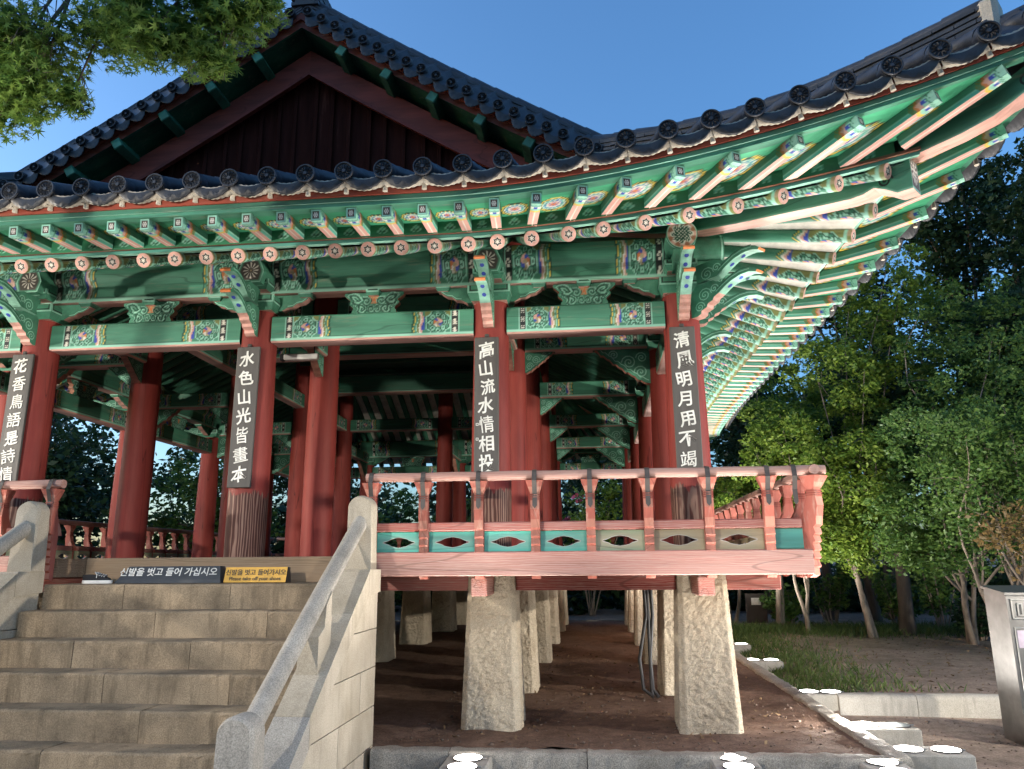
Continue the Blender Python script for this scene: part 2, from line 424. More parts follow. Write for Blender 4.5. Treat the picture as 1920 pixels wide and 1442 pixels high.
# ================================================================== painted patterns
def dot6(x, y, r):
    d = math.hypot(x, y)
    if d > r: return None
    if d < r * .3: return WHITE
    a = math.atan2(y, x); return WHITE if math.cos(6 * a) > -.35 and d > r * .35 else BLACK
def medallion(x, y):
    r = math.hypot(x, y); th = math.atan2(y, x); f = r * (1 + .08 * math.cos(8 * th))
    if f > 1: return None
    if f > .90: return MINT
    if f > .82: return DGREEN
    if r < .36:
        k = int((th + math.pi) / (2 * math.pi) * 7 + r * 3) % 7
        return (PINK, BLUE, TAN, WHITE, ORANGE, BLUE, PINK)[k] if r > .12 else TAN
    a0 = round(th / (math.pi / 4)) * math.pi / 4; lx, ly = r * math.cos(th - a0) - .60, r * math.sin(th - a0); d = math.hypot(lx, ly)
    if d < .085: return DGREEN
    if d < .17: return MINT
    if d < .215: return DGREEN
    return GREEN
def beam_paint(u, L, v, H):
    s = min(u, L - u) * (1.24 if L > 2.6 else 1.46)
    if v < .055: return MINT if v > .018 else TEAL
    if .055 <= v < .072 and s > 1.05: return DGREEN
    if v > H - .02: return DGREEN
    if s < .24: return GREEN
    if s < .255: return BLACK
    if s < .275: return MINT
    if s < .385:
        for q in (.2, .52, .84):
            c = dot6(s - .33, v - q * H, .043)
            if c: return c
        return BLACK
    if s < .405: return MINT
    if s < .86:
        m = medallion((s - .632) / .222, (v - H * .52) / (H * .49))
        if m: return m
        return OLIVE if (v / H) > .75 else GREEN
    if s < 1.10:
        w = s - .86 + .018 * math.cos(v / H * 2 * math.pi * 1.5)
        if w < .045: return BLUE if .25 < v / H < .75 else GREEN
        if w < .075: return PINK
        if w < .10: return WHITE
        if w < .135: return OLIVE
        if w < .15: return MINT
        if w < .185: return GREEN
        if w < .20: return YEL
        if w < .235: return DGREEN
    return GREEN
def beam_paint2(u, L, v, H): return beam_paint(u, L, v, H)
def lintel_mesh(L, H, D):
    """beam along x from 0 to L, front face at y=-D/2, bottom z=0"""
    mb = MB(); nu = max(2, int(L / .016)); us = np.linspace(0, L, nu); vs = np.linspace(.022, H - .022, 26)
    for sgn in (-1, 1):
        P = np.zeros((nu, 26, 3)); C = np.zeros((nu, 26, 3))
        for i, u in enumerate(us):
            for j, v in enumerate(vs):
                P[i, j] = (u, sgn * D / 2, v); C[i, j] = beam_paint(u, L, v, H)
        mb.grid(P, C)
        mb.quad((0, sgn * D / 2, .022), (L, sgn * D / 2, .022), (L, sgn * (D / 2 - .022), 0), (0, sgn * (D / 2 - .022), 0), PINK)
        mb.quad((0, sgn * D / 2, H - .022), (L, sgn * D / 2, H - .022), (L, sgn * (D / 2 - .022), H), (0, sgn * (D / 2 - .022), H), GREEN)
    y = D / 2 - .022
    mb.quad((0, -y, 0), (L, -y, 0), (L, y, 0), (0, y, 0), (.62, .42, .38)); mb.quad((0, -y, H), (L, -y, H), (L, y, H), (0, y, H), GREEN)
    return mb.mesh('lintel')
def purlin_mesh(L):
    """square batten under a round purlin; bottom z=0, round centre z=.40"""
    prof = [(-.13, .0), (-.13, .06), (-.13, .12), (-.13, .18), (-.13, .24)]
    prof += [(-.21 * math.cos(a), .41 + .21 * math.sin(a)) for a in np.linspace(-.86, math.pi / 2, 16)]
    H = .62; nu = max(2, int(L / .018)); us = np.linspace(0, L, nu); mb = MB()
    fine = []
    for (a, b) in zip(prof[:-1], prof[1:]):
        for k in (0, .5): fine.append((a[0] + (b[0] - a[0]) * k, a[1] + (b[1] - a[1]) * k))
    fine.append(prof[-1])
    for sgn in (1, -1):
        P = np.zeros((nu, len(fine), 3)); C = np.zeros((nu, len(fine), 3))
        for i, u in enumerate(us):
            for j, (y, z) in enumerate(fine):
                P[i, j] = (u, sgn * y, z); C[i, j] = beam_paint2(u, L, z * .72 + .02, .46) if z < .58 else OLIVE
        mb.grid(P, C)
    mb.quad((0, -.13, 0), (L, -.13, 0), (L, .13, 0), (0, .13, 0), PINK)
    return mb.mesh('purlin')
def wheel_paint(x, y):          # star on a rafter end, unit disc
    r = math.hypot(x, y); a = math.atan2(y, x) + math.pi / 6
    st = .62 / (1 + .55 * abs(math.sin(3 * a)) ** .8) * 1.12
    if r < .10: return WHITE
    if r < .30: return WHITE if math.cos(6 * a) > -.2 else BLACK
    if r < st * .92: return BLACK
    if r < st * 1.08: return WHITE
    return PINK
def rafter_mesh(L, r=.092):
    """round rafter, tip at the origin, running along +x; local +z is up"""
    mb = MB(); xs = np.concatenate([np.linspace(0, 1.0, 46), np.linspace(1.08, L, 8)]); n = 28
    P = np.zeros((len(xs), n + 1, 3)); C = np.zeros((len(xs), n + 1, 3))
    for i, x in enumerate(xs):
        for k in range(n + 1):
            a = 2 * math.pi * k / n; P[i, k] = (x, r * math.sin(a), -r * math.cos(a))
            b = a if a < math.pi else a - 2 * math.pi      # 0 = underside
            v = b / 1.9
            if x < .05: c = TAN if abs(b) > 1.2 else OLIVE
            elif x < .09: c = MINT
            elif x < .56:
                m = medallion((x - .33) / .24, v * 1.05); c = m if m else OLIVE
            elif x < .80:
                w = x - .56 + .03 * math.cos(b * 3.2)
                c = BLUE if w < .05 else PINK if w < .09 else WHITE if w < .13 else GREEN if w < .17 else YEL if w < .19 else DGREEN if w < .22 else GREEN
            else: c = GREEN
            C[i, k] = c
    mb.grid(P, C)
    # end disc
    nr = 13; P = np.zeros((nr, 49, 3)); C = np.zeros((nr, 49, 3))
    for i in range(nr):
        for k in range(49):
            rr = i / (nr - 1); a = 2 * math.pi * k / 48
            P[i, k] = (-.004 * (1 - rr ** 4), r * rr * math.sin(a), r * rr * math.cos(a)); C[i, k] = wheel_paint(rr * math.sin(a), rr * math.cos(a))
    mb.grid(P, C)
    me = mb.mesh('rafter', True); me.materials.append(M['painted_rafter']); return me
def flying_mesh(L=1.15, w=.115, h=.135):
    """square flying rafter, tip at origin, along +x, origin at the centre of the end face"""
    mb = MB(); hw, hh = w / 2, h / 2; xs = np.concatenate([np.linspace(0, .36, 25), [.6, L]])
    def side_c(x, v):
        if x < .05: return MINT
        w_ = x - .05 + .03 * abs(v - .5) * 2
        if w_ < .06: return MINT if int(w_ * 60) % 2 else GREEN
        if w_ < .11: return BLUE if .3 < v < .7 else MINT
        if w_ < .16: return PINK
        if w_ < .19: return ORANGE
        if w_ < .25: return OLIVE if int(w_ * 90) % 2 else GREEN
        return GREEN if v > .45 else (MINT if v > .34 or v < .06 else TEAL)
    def bot_c(x, v):
        if x < .05: return MINT
        w_ = x - .05 + .05 * abs(v - .5)
        if w_ < .06: return MINT if int(w_ * 70) % 2 else GREEN
        if w_ < .11: return BLUE if .3 < v < .7 else WHITE
        if w_ < .16: return MINT
        if w_ < .20: return YEL
        return WHITE if abs(v - .5) < .06 else PINK
    vs = np.linspace(0, 1, 9)
    for sgn in (-1, 1):
        mb.grid([[(x, sgn * hw, -hh + h * v) for v in vs] for x in xs], np.array([[side_c(x, v) for v in vs] for x in xs]))
    mb.grid([[(x, -hw + w * v, -hh) for v in vs] for x in xs], np.array([[bot_c(x, v) for v in vs] for x in xs]))
    mb.quad((0, -hw, hh), (L, -hw, hh), (L, hw, hh), (0, hw, hh), GREEN)
    g = np.linspace(-1, 1, 17)
    def end_c(y, z):
        if max(abs(y), abs(z)) > .72: return MINT if max(abs(y), abs(z)) < .94 else GREEN
        for k in range(6):
            if math.hypot(y - .34 * math.cos(k * math.pi / 3), z - .34 * math.sin(k * math.pi / 3)) < .15: return WHITE
        return WHITE if math.hypot(y, z) < .13 else (.07, .045, .035)
    mb.grid([[(-.001, y * hw, z * hh) for z in g] for y in g], np.array([[end_c(y, z) for z in g] for y in g]))
    me = mb.mesh('flying_rafter'); fix_normals(me); me.materials.append(M['painted_rafter']); return me

# ================================================================== the pavilion
pav = wempty('pavilion', (XC, YC, 0), None, 'large open wooden pavilion with green painted eaves and red columns on stone pillars', 'pavilion')

# ---- stone pillars under the floor
def pillar_mesh(seed):
    """tapered square pillar with chamfered arrises and a pecked, pitted face"""
    r2 = np.random.default_rng(seed); mb = MB(); n = 34; mz = 92
    ring = []
    for q in range(4):
        for k in range(n):
            f = k / n * 2 - 1; a = [(f, -1), (1, f), (-f, 1), (-1, -f)][q]; ring.append(a)
    ring = np.array(ring); m = len(ring); z = np.linspace(-.15, 1.85, mz); P = np.zeros((mz, m + 1, 3))
    def sm(a, k):
        for _ in range(k): a = (a + np.roll(a, 1, 0) + np.roll(a, 1, 1) + np.roll(a, -1, 1)) / 4
        return a / a.std()
    big, fine = sm(r2.normal(0, 1, (mz, m)), 5), sm(r2.normal(0, 1, (mz, m)), 1)
    off = -.006 * np.clip(np.abs(big) - .2, 0, 1.6) * 1.2 + .0045 * fine
    for i, zz in enumerate(z):
        f = (zz + .15) / 2.0; hw = .385 - .085 * f
        cr = np.abs(ring).min(1); ch = np.clip((cr - .80) / .2, 0, 1) * .10
        p = ring * (hw * (1 - ch))[:, None]; nrm = ring / np.linalg.norm(ring, axis=1)[:, None]
        p = p + nrm * (off[i] * np.where(cr > .76, .25, 1.0))[:, None]
        P[i, :m, :2] = p; P[i, m, :2] = p[0]; P[i, :, 2] = zz
    mb.grid(P, (.5, .5, .5)); mb.add([tuple(q) for q in P[-1, :m]], [tuple(range(m))], (.5, .5, .5))
    me = mb.mesh('stone_pillar', False); fix_normals(me); me.materials.append(M['rough_granite']); return me
pms = [pillar_mesh(k) for k in range(3)]
for i, x in enumerate(XS):
    for j, y in enumerate(YS):
        if i == 4 and j in (1, 5): continue
        link('stone_pillar', pms[(i + 2 * j) % 3], pav, (x + .03, y + .02, 0), rz=(i * 3 + j) % 4 * math.pi / 2)
# ---- floor frame
def beam_box(name, x0, x1, y0, y1, z0, z1, col, mat='rail_wood', parent=pav, ch=.012):
    """a timber as its own object with local x along its length"""
    cx, cy, cz = (x0 + x1) / 2, (y0 + y1) / 2, (z0 + z1) / 2
    lx, ly, lz = (x1 - x0), (y1 - y0), (z1 - z0)
    mb = MB()
    if lx >= ly:
        mb.cbox(-lx / 2, lx / 2, -ly / 2, ly / 2, -lz / 2, lz / 2, col, ch); return mb.obj(name, mat, parent, loc=(cx, cy, cz), fix=False)
    mb.cbox(-ly / 2, ly / 2, -lx / 2, lx / 2, -lz / 2, lz / 2, col, ch); return mb.obj(name, mat, parent, loc=(cx, cy, cz), rz=math.pi / 2, fix=False)
FR = (.36, .052, .040)
for j, y in enumerate(YS):
    for a, b in zip(XS[1:], XS[:-1]): beam_box('floor_beam', a + .305, b - .275, y - .12, y + .12, 1.64, 1.83, FR)
    beam_box('floor_beam', XS[0] + .305, XS[0] + 1.02, y - .12, y + .12, 1.64, 1.83, FR)
for i, x in enumerate(XS):
    for a, b in zip(YS[:-1], YS[1:]): beam_box('floor_beam', x - .11, x + .11, a + .32, b - .29, 1.60, 1.82, FR)
    if x > -2 or x < -8: beam_box('joist_end', x - .02 - .095, x - .02 + .095, 9.30, 10.01, 1.60, 1.825, RAILRED)
mbf = MB()
mbf.box(XS[4] - 1.1, XS[0] + 1.1, 9.98, 28.4, 1.84, FLOOR, (.17, .10, .06))
mbf.obj('floor', 'sill_wood', pav)
mbf = MB(); mbf.box(-2.84, XS[0] + 1.1, 9.24, 9.97, 1.845, FLOOR - .003, (.17, .10, .06)); mbf.obj('balcony_floor', 'sill_wood', pav)
mbf = MB(); mbf.box(XS[4] - 1.1, -6.75, 9.24, 9.97, 1.845, FLOOR - .003, (.17, .10, .06)); mbf.obj('balcony_floor', 'sill_wood', pav)
for a, b in ((-2.66, XS[0] + 1.16), (XS[4] - 1.16, -6.86)): beam_box('deck_fascia', a, b, 9.10, 9.235, 1.835, 2.115, (.30, .125, .10))
beam_box('deck_fascia', XS[0] + 1.105, XS[0] + 1.20, 9.24, 28.4, 1.835, 2.11, (.30, .125, .10))
beam_box('threshold', -6.75, -2.84, 9.80, 9.975, 1.74, 2.085, (.30, .20, .12), 'sill_wood')

# ---- columns
def column_mesh(h, r0, r1):
    mb = MB(); zs = np.linspace(0, h, 14)
    rad = [r0 + (r1 - r0) * (z / h) + .012 * math.sin(math.pi * min(1, z / h * 1.4)) for z in zs]
    mb.tube([(0, 0, z) for z in zs], rad, 32, RED); return mb.mesh('column', True)
cm_out = column_mesh(3.52, .268, .245); cm_peel = cm_out.copy(); cm_in = column_mesh(5.6, .262, .24)
cm_out.materials.append(M['column_paint']); cm_peel.materials.append(M['column_paint_peeling']); cm_in.materials.append(M['column_paint'])
outer = [(x, y) for x in XS for y in YS if x in (XS[0], XS[4]) or y in (YS[0], YS[5])]
inner = [(x, y) for x in (XS[1], XS[3]) for y in YS[1:5]] + [(XS[2], YS[1]), (XS[2], YS[4])]
for x, y in outer: link('column', cm_peel if y == YS[0] else cm_out, pav, (x, y, FLOOR), rz=(x * 7 + y) % 6)
for x, y in inner: link('column', cm_in, pav, (x, y, FLOOR), rz=(x * 5 + y) % 6)

# ---- lintels, purlins, flower boards between columns
lm_cache = {}
def span(kind, p, q, z, H=.40, D=.30, gap=.235):
    L = round((Vector(q) - Vector(p)).length - 2 * gap, 3); key = (kind, L, H, D)
    if key not in lm_cache:
        me = lintel_mesh(L, H, D) if kind == 'lintel' else purlin_mesh(L)
        fix_normals(me); me.materials.append(M['painted_beam']); lm_cache[key] = me
    d = (Vector(q) - Vector(p)).normalized(); a = Vector(p) + d * gap
    return link('lintel_beam' if kind == 'lintel' else 'purlin', lm_cache[key], pav, (a.x, a.y, z), rz=math.atan2(d.y, d.x))
def swirl_c(x, z, W, H):
    """scroll paint of carved boards"""
    best = 9
    for (cx, cz, r) in ((-.68, .72, .24), (.68, .72, .24), (-.30, .62, .18), (.30, .62, .18), (-.55, .27, .22), (.55, .27, .22), (-.12, .25, .16), (.16, .25, .16), (-.78, .45, .14), (.80, .44, .14)):
        dx, dz = (x - cx) * W / H / 1.05, z - cz; d = math.hypot(dx, dz)
        if d < r * 1.25:
            sp = math.sin(d / r * 8.5 - math.atan2(dz, dx)); return MINT if sp > .35 else (GREEN if sp > -.4 else DGREEN)
    if math.hypot(x * 1.1, z - .72) < .24: return TAN if int((math.atan2(z - .5, x) + 4) * 6) % 2 else ORANGE
    return GREEN
def flower_board_mesh():
    mb = MB(); H, T = .335, .10; nz, nx = 22, 46
    def wid(f): return .30 + .10 * f + .022 * math.sin(f * math.pi * 5) + (.03 if f > .7 else 0)
    for sg in (-1, 1):
        P = np.zeros((nx, nz, 3)); C = np.zeros((nx, nz, 3))
        for i in range(nx):
            for j in range(nz):
                f = j / (nz - 1); x = (i / (nx - 1) * 2 - 1); c = swirl_c(x, f, .4, H)
                rel = .010 if c == MINT else 0
                P[i, j] = (x * wid(f), sg * (T / 2 + rel), f * H); C[i, j] = c
        mb.grid(P, C)
    for sx in (-1, 1):
        P = [[(sx * wid(j / (nz - 1)), y, j / (nz - 1) * H) for y in (-T / 2, T / 2)] for j in range(nz)]
        mb.grid(P, (.45, .22, .15))
    me = mb.mesh('flower_board'); fix_normals(me); me.materials.append(M['painted_block']); return me
fbm = flower_board_mesh()
def cap_mesh(w, h, w2):
    """bearing block: straight upper half, tapering lower half"""
    mb = MB(); a, b = w / 2, w2 / 2
    sq = lambda r, z: [(-r, -r, z), (r, -r, z), (r, r, z), (-r, r, z)]
    lv = [(b, 0), (a, h * .48), (a, h)]
    for (r0, z0), (r1, z1) in zip(lv[:-1], lv[1:]):
        A, B = sq(r0, z0), sq(r1, z1)
        for i in range(4):
            j = (i + 1) % 4; mb.quad(A[i], A[j], B[j], B[i], GREEN)
    mb.quad(*sq(a, h), GREEN); mb.quad(*sq(b, 0)[::-1], PINK)
    # mint border strips and dark inner line on the upper faces
    for k in range(4):
        c_, s_ = math.cos(k * math.pi / 2), math.sin(k * math.pi / 2); rot = lambda p: (p[0] * c_ - p[1] * s_, p[0] * s_ + p[1] * c_, p[2])
        e = a + .003; t_ = .022
        for (x0, x1, z0, z1, cc) in ((-a, a, h * .48, h * .48 + t_, MINT), (-a, -a + t_, h * .48, h, MINT), (a - t_, a, h * .48, h, MINT), (-a + .035, a - .035, h * .48 + .032, h * .48 + .045, BLACK), (-a + .035, -a + .048, h * .48 + .045, h, BLACK), (a - .048, a - .035, h * .48 + .045, h, BLACK)):
            mb.quad(rot((x0, -e, z0)), rot((x1, -e, z0)), rot((x1, -e, z1)), rot((x0, -e, z1)), cc)
    me = mb.mesh('block'); me.materials.append(M['painted_block']); return me
cap_big, cap_mid, cap_small = cap_mesh(.60, .215, .50), cap_mesh(.44, .15, .36), cap_mesh(.20, .085, .15)
for me in (cap_big, cap_mid, cap_small): pass
def ring_spans():
    out = []
    for a, b in zip(XS[1:], XS[:-1]):
        out.append(((a, YS[0]), (b, YS[0]))); out.append(((b, YS[5]), (a, YS[5])))
    for a, b in zip(YS[:-1], YS[1:]):
        out.append(((XS[0], a), (XS[0], b))); out.append(((XS[4], b), (XS[4], a)))
    return out
for p, q in ring_spans():
    span('lintel', (*p, 0), (*q, 0), 5.11, .395, .30)
    span('purlin', (*p, 0), (*q, 0), 5.86, gap=.0)
    mid = ((p[0] + q[0]) / 2, (p[1] + q[1]) / 2); rz = math.atan2(q[1] - p[1], q[0] - p[0])
    fb = link('flower_board', fbm, pav, (*mid, 5.508), rz=rz)
    o = link('block', cap_small, fb, (0, -.03, .275))

# ---- bracket sets
def wing_mesh(z0, s_add, lower):
    """bird-wing bracket: profile in (s outward, z), thickness along x"""
    und = [(.20, -.30), (.30, -.30), (.355, -.275), (.36, -.235), (.44, -.205), (.455, -.165), (.53, -.135), (.55, -.095), (.62, -.06), (.70, -.005), (.80, .05), (.92, .085), (1.04, .09), (1.13, .06)]
    top = [(1.15, .085), (1.10, .125), (1.02, .155), (.92, .16), (.82, .135), (.74, .10), (.66, .08), (.60, .10), (.55, .14), (.20, .14)]
    if not lower: und = [(.20, -.12), (.56, -.10)] + und[8:]
    poly = und + top; nu = len(und)
    def ec(i):
        if i < nu - 1:
            if not lower: return MINT
            return PINK if i < 8 else MINT
        return ORANGE if i < nu + 2 else GREEN
    mb = MB(); mp = lambda a, b, t: (t, -(a + s_add), z0 + b)
    mb.prism(poly, .145, mp, GREEN, ec)
    # scroll lines on both flanks, sitting a little proud
    for sx in (-1, 1):
        for (cx, cz, r, tn) in ((.42, -.03, .10, 2.2), (.34, -.18, .075, 2.0), (.56, .02, .06, 1.6)):
            if not lower and cz < -.1: continue
            pts = [(cx + r * (1 - k / 22) * math.cos(k / 22 * tn * 6.28), cz + r * (1 - k / 22) * math.sin(k / 22 * tn * 6.28)) for k in range(23)]
            ribbon(mb, [(sx * .0735, -(a + s_add), z0 + b) for a, b in pts], .007, MINT, Vector((sx, 0, 0)))
        pts = [(.58, -.045), (.68, .02), (.80, .085), (.92, .118), (1.05, .115)]
        for dz in (.012, .04):
            ribbon(mb, [(sx * .0735, -(a + s_add), z0 + b + dz) for a, b in pts], .005, MINT if dz < .02 else DGREEN, Vector((sx, 0, 0)))
    for (s_, zz) in ((.74, .018), (.90, .078)):      # blue painted flowers on the tongue underside
        mb.add([(.03 * math.cos(a), -(s_ + s_add + .03 * math.sin(a)), z0 + zz - .006 + (.018 * math.sin(a))) for a in np.linspace(0, 6.28, 9)[:-1]], [tuple(range(8))], BLUE)
    me = mb.mesh('wing'); me.materials.append(M['painted_block']); return me
def ribbon(mb, pts, hw, col, nrm):
    pts = [Vector(p) for p in pts]; L, Rr = [], []
    for i, p in enumerate(pts):
        d = (pts[min(i + 1, len(pts) - 1)] - pts[max(i - 1, 0)]).normalized(); s_ = nrm.cross(d).normalized() * hw
        L.append(tuple(p + s_)); Rr.append(tuple(p - s_))
    mb.grid([[a, b] for a, b in zip(L, Rr)], col)
def arm_mesh():
    """bracket arm along the wall with curved underside"""
    mb = MB(); half_ = [(0, 0), (.34, 0), (.42, .045), (.50, .055), (.56, .10), (.64, .115), (.72, .17), (.74, .235), (0, .235)]
    poly = half_ + [(-a, b) for a, b in half_[::-1] if a > 0]
    n = len(half_)
    def ec(i):
        a, b = poly[i]; return PINK if b < .2 and abs(a) > .3 and abs(poly[(i + 1) % len(poly)][0]) > .3 else GREEN
    mb.prism(poly, .13, lambda a, b, t: (a, t, b), GREEN, ec)
    for sg in (-1, 1):
        for sx in (-1, 1):
            ribbon(mb, [(sx * a, sg * .067, b + .02) for a, b in half_[2:8]], .006, MINT, Vector((0, sg, 0)))
    me = mb.mesh('bracket_arm'); fix_normals(me); me.materials.append(M['painted_block']); return me
def beam_head_mesh():
    """hexagonal tie-beam end with a white flower on its face, local -y outward"""
    mb = MB(); hx = [(-.15, 0), (.15, 0), (.20, .17), (.12, .36), (-.12, .36), (-.20, .17)]
    A = [(x, -.42, z) for x, z in hx]; B = [(x * 1.15, .0, z * 1.1) for x, z in hx]; n = 6
    for i in range(n):
        j = (i + 1) % n; mb.quad(A[i], A[j], B[j], B[i], GREEN)
    g = 15
    def c_at(x, z):
        r = math.hypot(x, z); a = math.atan2(z, x)
        if r < .02: return TAN
        if r < .115: return WHITE if math.cos(12 * a) > -.1 and r > .03 else (.06, .05, .045)
        return (.06, .05, .045)
    cxz = (0, .18); nr, na = 9, 36; P = np.zeros((nr, na + 1, 3)); C = np.zeros((nr, na + 1, 3))
    def edge(a):
        best = 9
        d = (math.cos(a), math.sin(a))
        for i in range(6):
            p, q = hx[i], hx[(i + 1) % 6]; ex, ez = q[0] - p[0], q[1] - p[1]; px, pz = p[0] - cxz[0], p[1] - cxz[1]
            den = d[0] * ez - d[1] * ex
            if abs(den) > 1e-9:
                t_ = (px * ez - pz * ex) / den; u_ = (px * d[1] - pz * d[0]) / den
                if t_ > 0 and -1e-6 <= u_ <= 1 + 1e-6: best = min(best, t_)
        return best
    for k in range(na + 1):
        a = 2 * math.pi * k / na; e = edge(a)
        for i in range(nr):
            r_ = e * i / (nr - 1); x, z = r_ * math.cos(a), r_ * math.sin(a)
            P[i, k] = (cxz[0] + x, -.421, cxz[1] + z); C[i, k] = MINT if i == nr - 1 else (GREEN if i == nr - 2 else c_at(x, z))
    mb.grid(P, C)
    me = mb.mesh('beam_head'); me.materials.append(M['painted_block']); return me
wing_lo, wing_up = wing_mesh(5.47, 0.0, True), wing_mesh(5.75, .05, False)
arm_m, head_m = arm_mesh(), beam_head_mesh()
def bracket_set(x, y, rz, corner=None, detail=True):
    b = empty('bracket_set', (x, y, 0), rz, pav); b.matrix_parent_inverse = WP[pav.name]
    link('capital_block', cap_big, b, (0, 0, 5.575))
    link('upper_block', cap_mid, b, (0, -.12, 5.875))
    link('bracket_arm', arm_m, b, (0, 0, 5.615))
    for s_ in (-1, 1): link('end_block', cap_small, b, (s_ * .69, -.02, 5.80))
    if corner is None:
        link('wing', wing_lo, b); link('wing', wing_up, b); link('beam_head', head_m, b, (0, -.03, 5.93))
    else:
        for a in (0, 45, 90): 
            sc_ = 1.12 if a == 45 else 1.0
            for m_ in (wing_lo, wing_up): link('wing', m_, b, (0, 0, .035 if a == 45 else 0), rz=R(a) * corner, scale=(1, sc_, 1))
        link('bracket_arm', arm_m, b, (0, 0, 5.613), rz=R(90))
        # crossing purlin ends with a painted lotus on the round face
        for a in (0, 90):
            mb = MB(); mb.tube([(0, -.2, 6.27), (0, -.62, 6.27)], .205, 28, GREEN)
            mb.tube([(0, -.58, 6.27), (0, -.605, 6.27)], .209, 28, MINT, False)
            nr = 12; P = np.zeros((nr, 49, 3)); C = np.zeros((nr, 49, 3))
            for i in range(nr):
                for k in range(49):
                    rr = i / (nr - 1); an = 2 * math.pi * k / 48; X, Z = rr * math.sin(an), rr * math.cos(an)
                    P[i, k] = (.2 * X, -.624, 6.27 + .2 * Z)
                    if rr > .93: c = MINT
                    elif rr < .62 + .1 * math.cos(8 * an): c = WHITE if (math.sin(X * 26) * math.sin(Z * 26) > .45) else DGREEN
                    elif rr < .70 + .1 * math.cos(8 * an): c = WHITE
                    else: c = (.35, .14, .08) if math.cos(8 * an) < .2 else PINK
                    C[i, k] = c
            mb.grid(P, C); mb.obj('purlin_end', 'painted_block', b, rz=R(a) * corner)
            mb = MB(); mb.cbox(-.12, .12, -.60, -.2, 5.865, 6.08, GREEN); mb.obj('batten_end', 'painted_block', b, rz=R(a) * corner, fix=False)
    return b
for x in XS[1:4]: bracket_set(x, YS[0], 0); bracket_set(x, YS[5], math.pi)
for y in YS[1:5]: bracket_set(XS[0], y, math.pi / 2); bracket_set(XS[4], y, -math.pi / 2)
bracket_set(XS[0], YS[0], 0, 1); bracket_set(XS[4], YS[0], 0, -1)
bracket_set(XS[0], YS[5], math.pi / 2, 1); bracket_set(XS[4], YS[5], math.pi, 1)

# ---- inner frame: tie beams to the tall columns, inner lintels, carved knee brackets
def knee_mesh():
    mb = MB(); pts = [(0, 0), (0, -.62)]
    for k in range(9):
        f = k / 8; a = .06 + .84 * f; z = -.62 + .60 * f ** 1.1; pts.append((a, z)); pts.append((a + .045, z + (.0 if k % 2 else .02)))
    pts.append((.98, 0))
    mb.prism(pts, .13, lambda a, b, t: (a, t, b), GREEN, lambda i: (.42, .20, .15) if 0 < i < len(pts) - 2 else GREEN)
    for sg in (-1, 1):
        for (cx, cz, r) in ((.16, -.42, .12), (.36, -.24, .13), (.14, -.16, .10), (.62, -.10, .085)):
            q = [(cx + r * (1 - k / 22) * math.cos(k / 22 * 13), sg * .0665, cz + r * (1 - k / 22) * math.sin(k / 22 * 13)) for k in range(23)]
            ribbon(mb, q, .010, MINT, Vector((0, sg, 0)))
        ribbon(mb, [(a - .035, sg * .0665, b + .05) for a, b in pts[2:-1]], .008, MINT, Vector((0, sg, 0)))
    me = mb.mesh('knee_bracket'); fix_normals(me); me.materials.append(M['painted_block']); return me
knee = knee_mesh()
def tie(p, q, z=5.63, both=True):
    span('lintel', (*p, 0), (*q, 0), z, .36, .26, .25)
    d = (Vector(q) - Vector(p)).normalized(); rz = math.atan2(d.y, d.x)
    link('knee_bracket', knee, pav, (p[0] + d.x * .24, p[1] + d.y * .24, z - .004), rz=rz)
    link('knee_bracket', knee, pav, (q[0] - d.x * .24, q[1] - d.y * .24, z - .004), rz=rz + math.pi, scale=(.55, 1, .6))
for y in YS[1:5]: tie((XS[0], y), (XS[1], y)); tie((XS[4], y), (XS[3], y))
for x in XS[1:4]: tie((x, YS[0]), (x, YS[1])); tie((x, YS[5]), (x, YS[4]))
for x in (XS[1], XS[3]):
    for a, b in zip(YS[1:4], YS[2:5]): span('lintel', (x, a, 0), (x, b, 0), 6.35, .40, .28)
for y in (YS[1], YS[4]):
    for a, b in zip(XS[2:4], XS[1:3]): span('lintel', (a, y, 0), (b, y, 0), 6.35, .40, .28)
for y in (YS[2], YS[3]): span('lintel', (XS[3], y, 0), (XS[1], y, 0), 6.75, .5, .36)
mbc = MB()
mbc.box(XS[3], XS[1], YS[1], YS[4], 7.66, 7.72, DGREEN); mbc.obj('ceiling', 'painted_block', pav)
for k in range(9): beam_box('ceiling_joist', XS[3] + .1, XS[1] - .1, YS[1] + .8 + k * 1.25, YS[1] + .92 + k * 1.25, 7.50, 7.65, DGREEN, 'painted_beam')

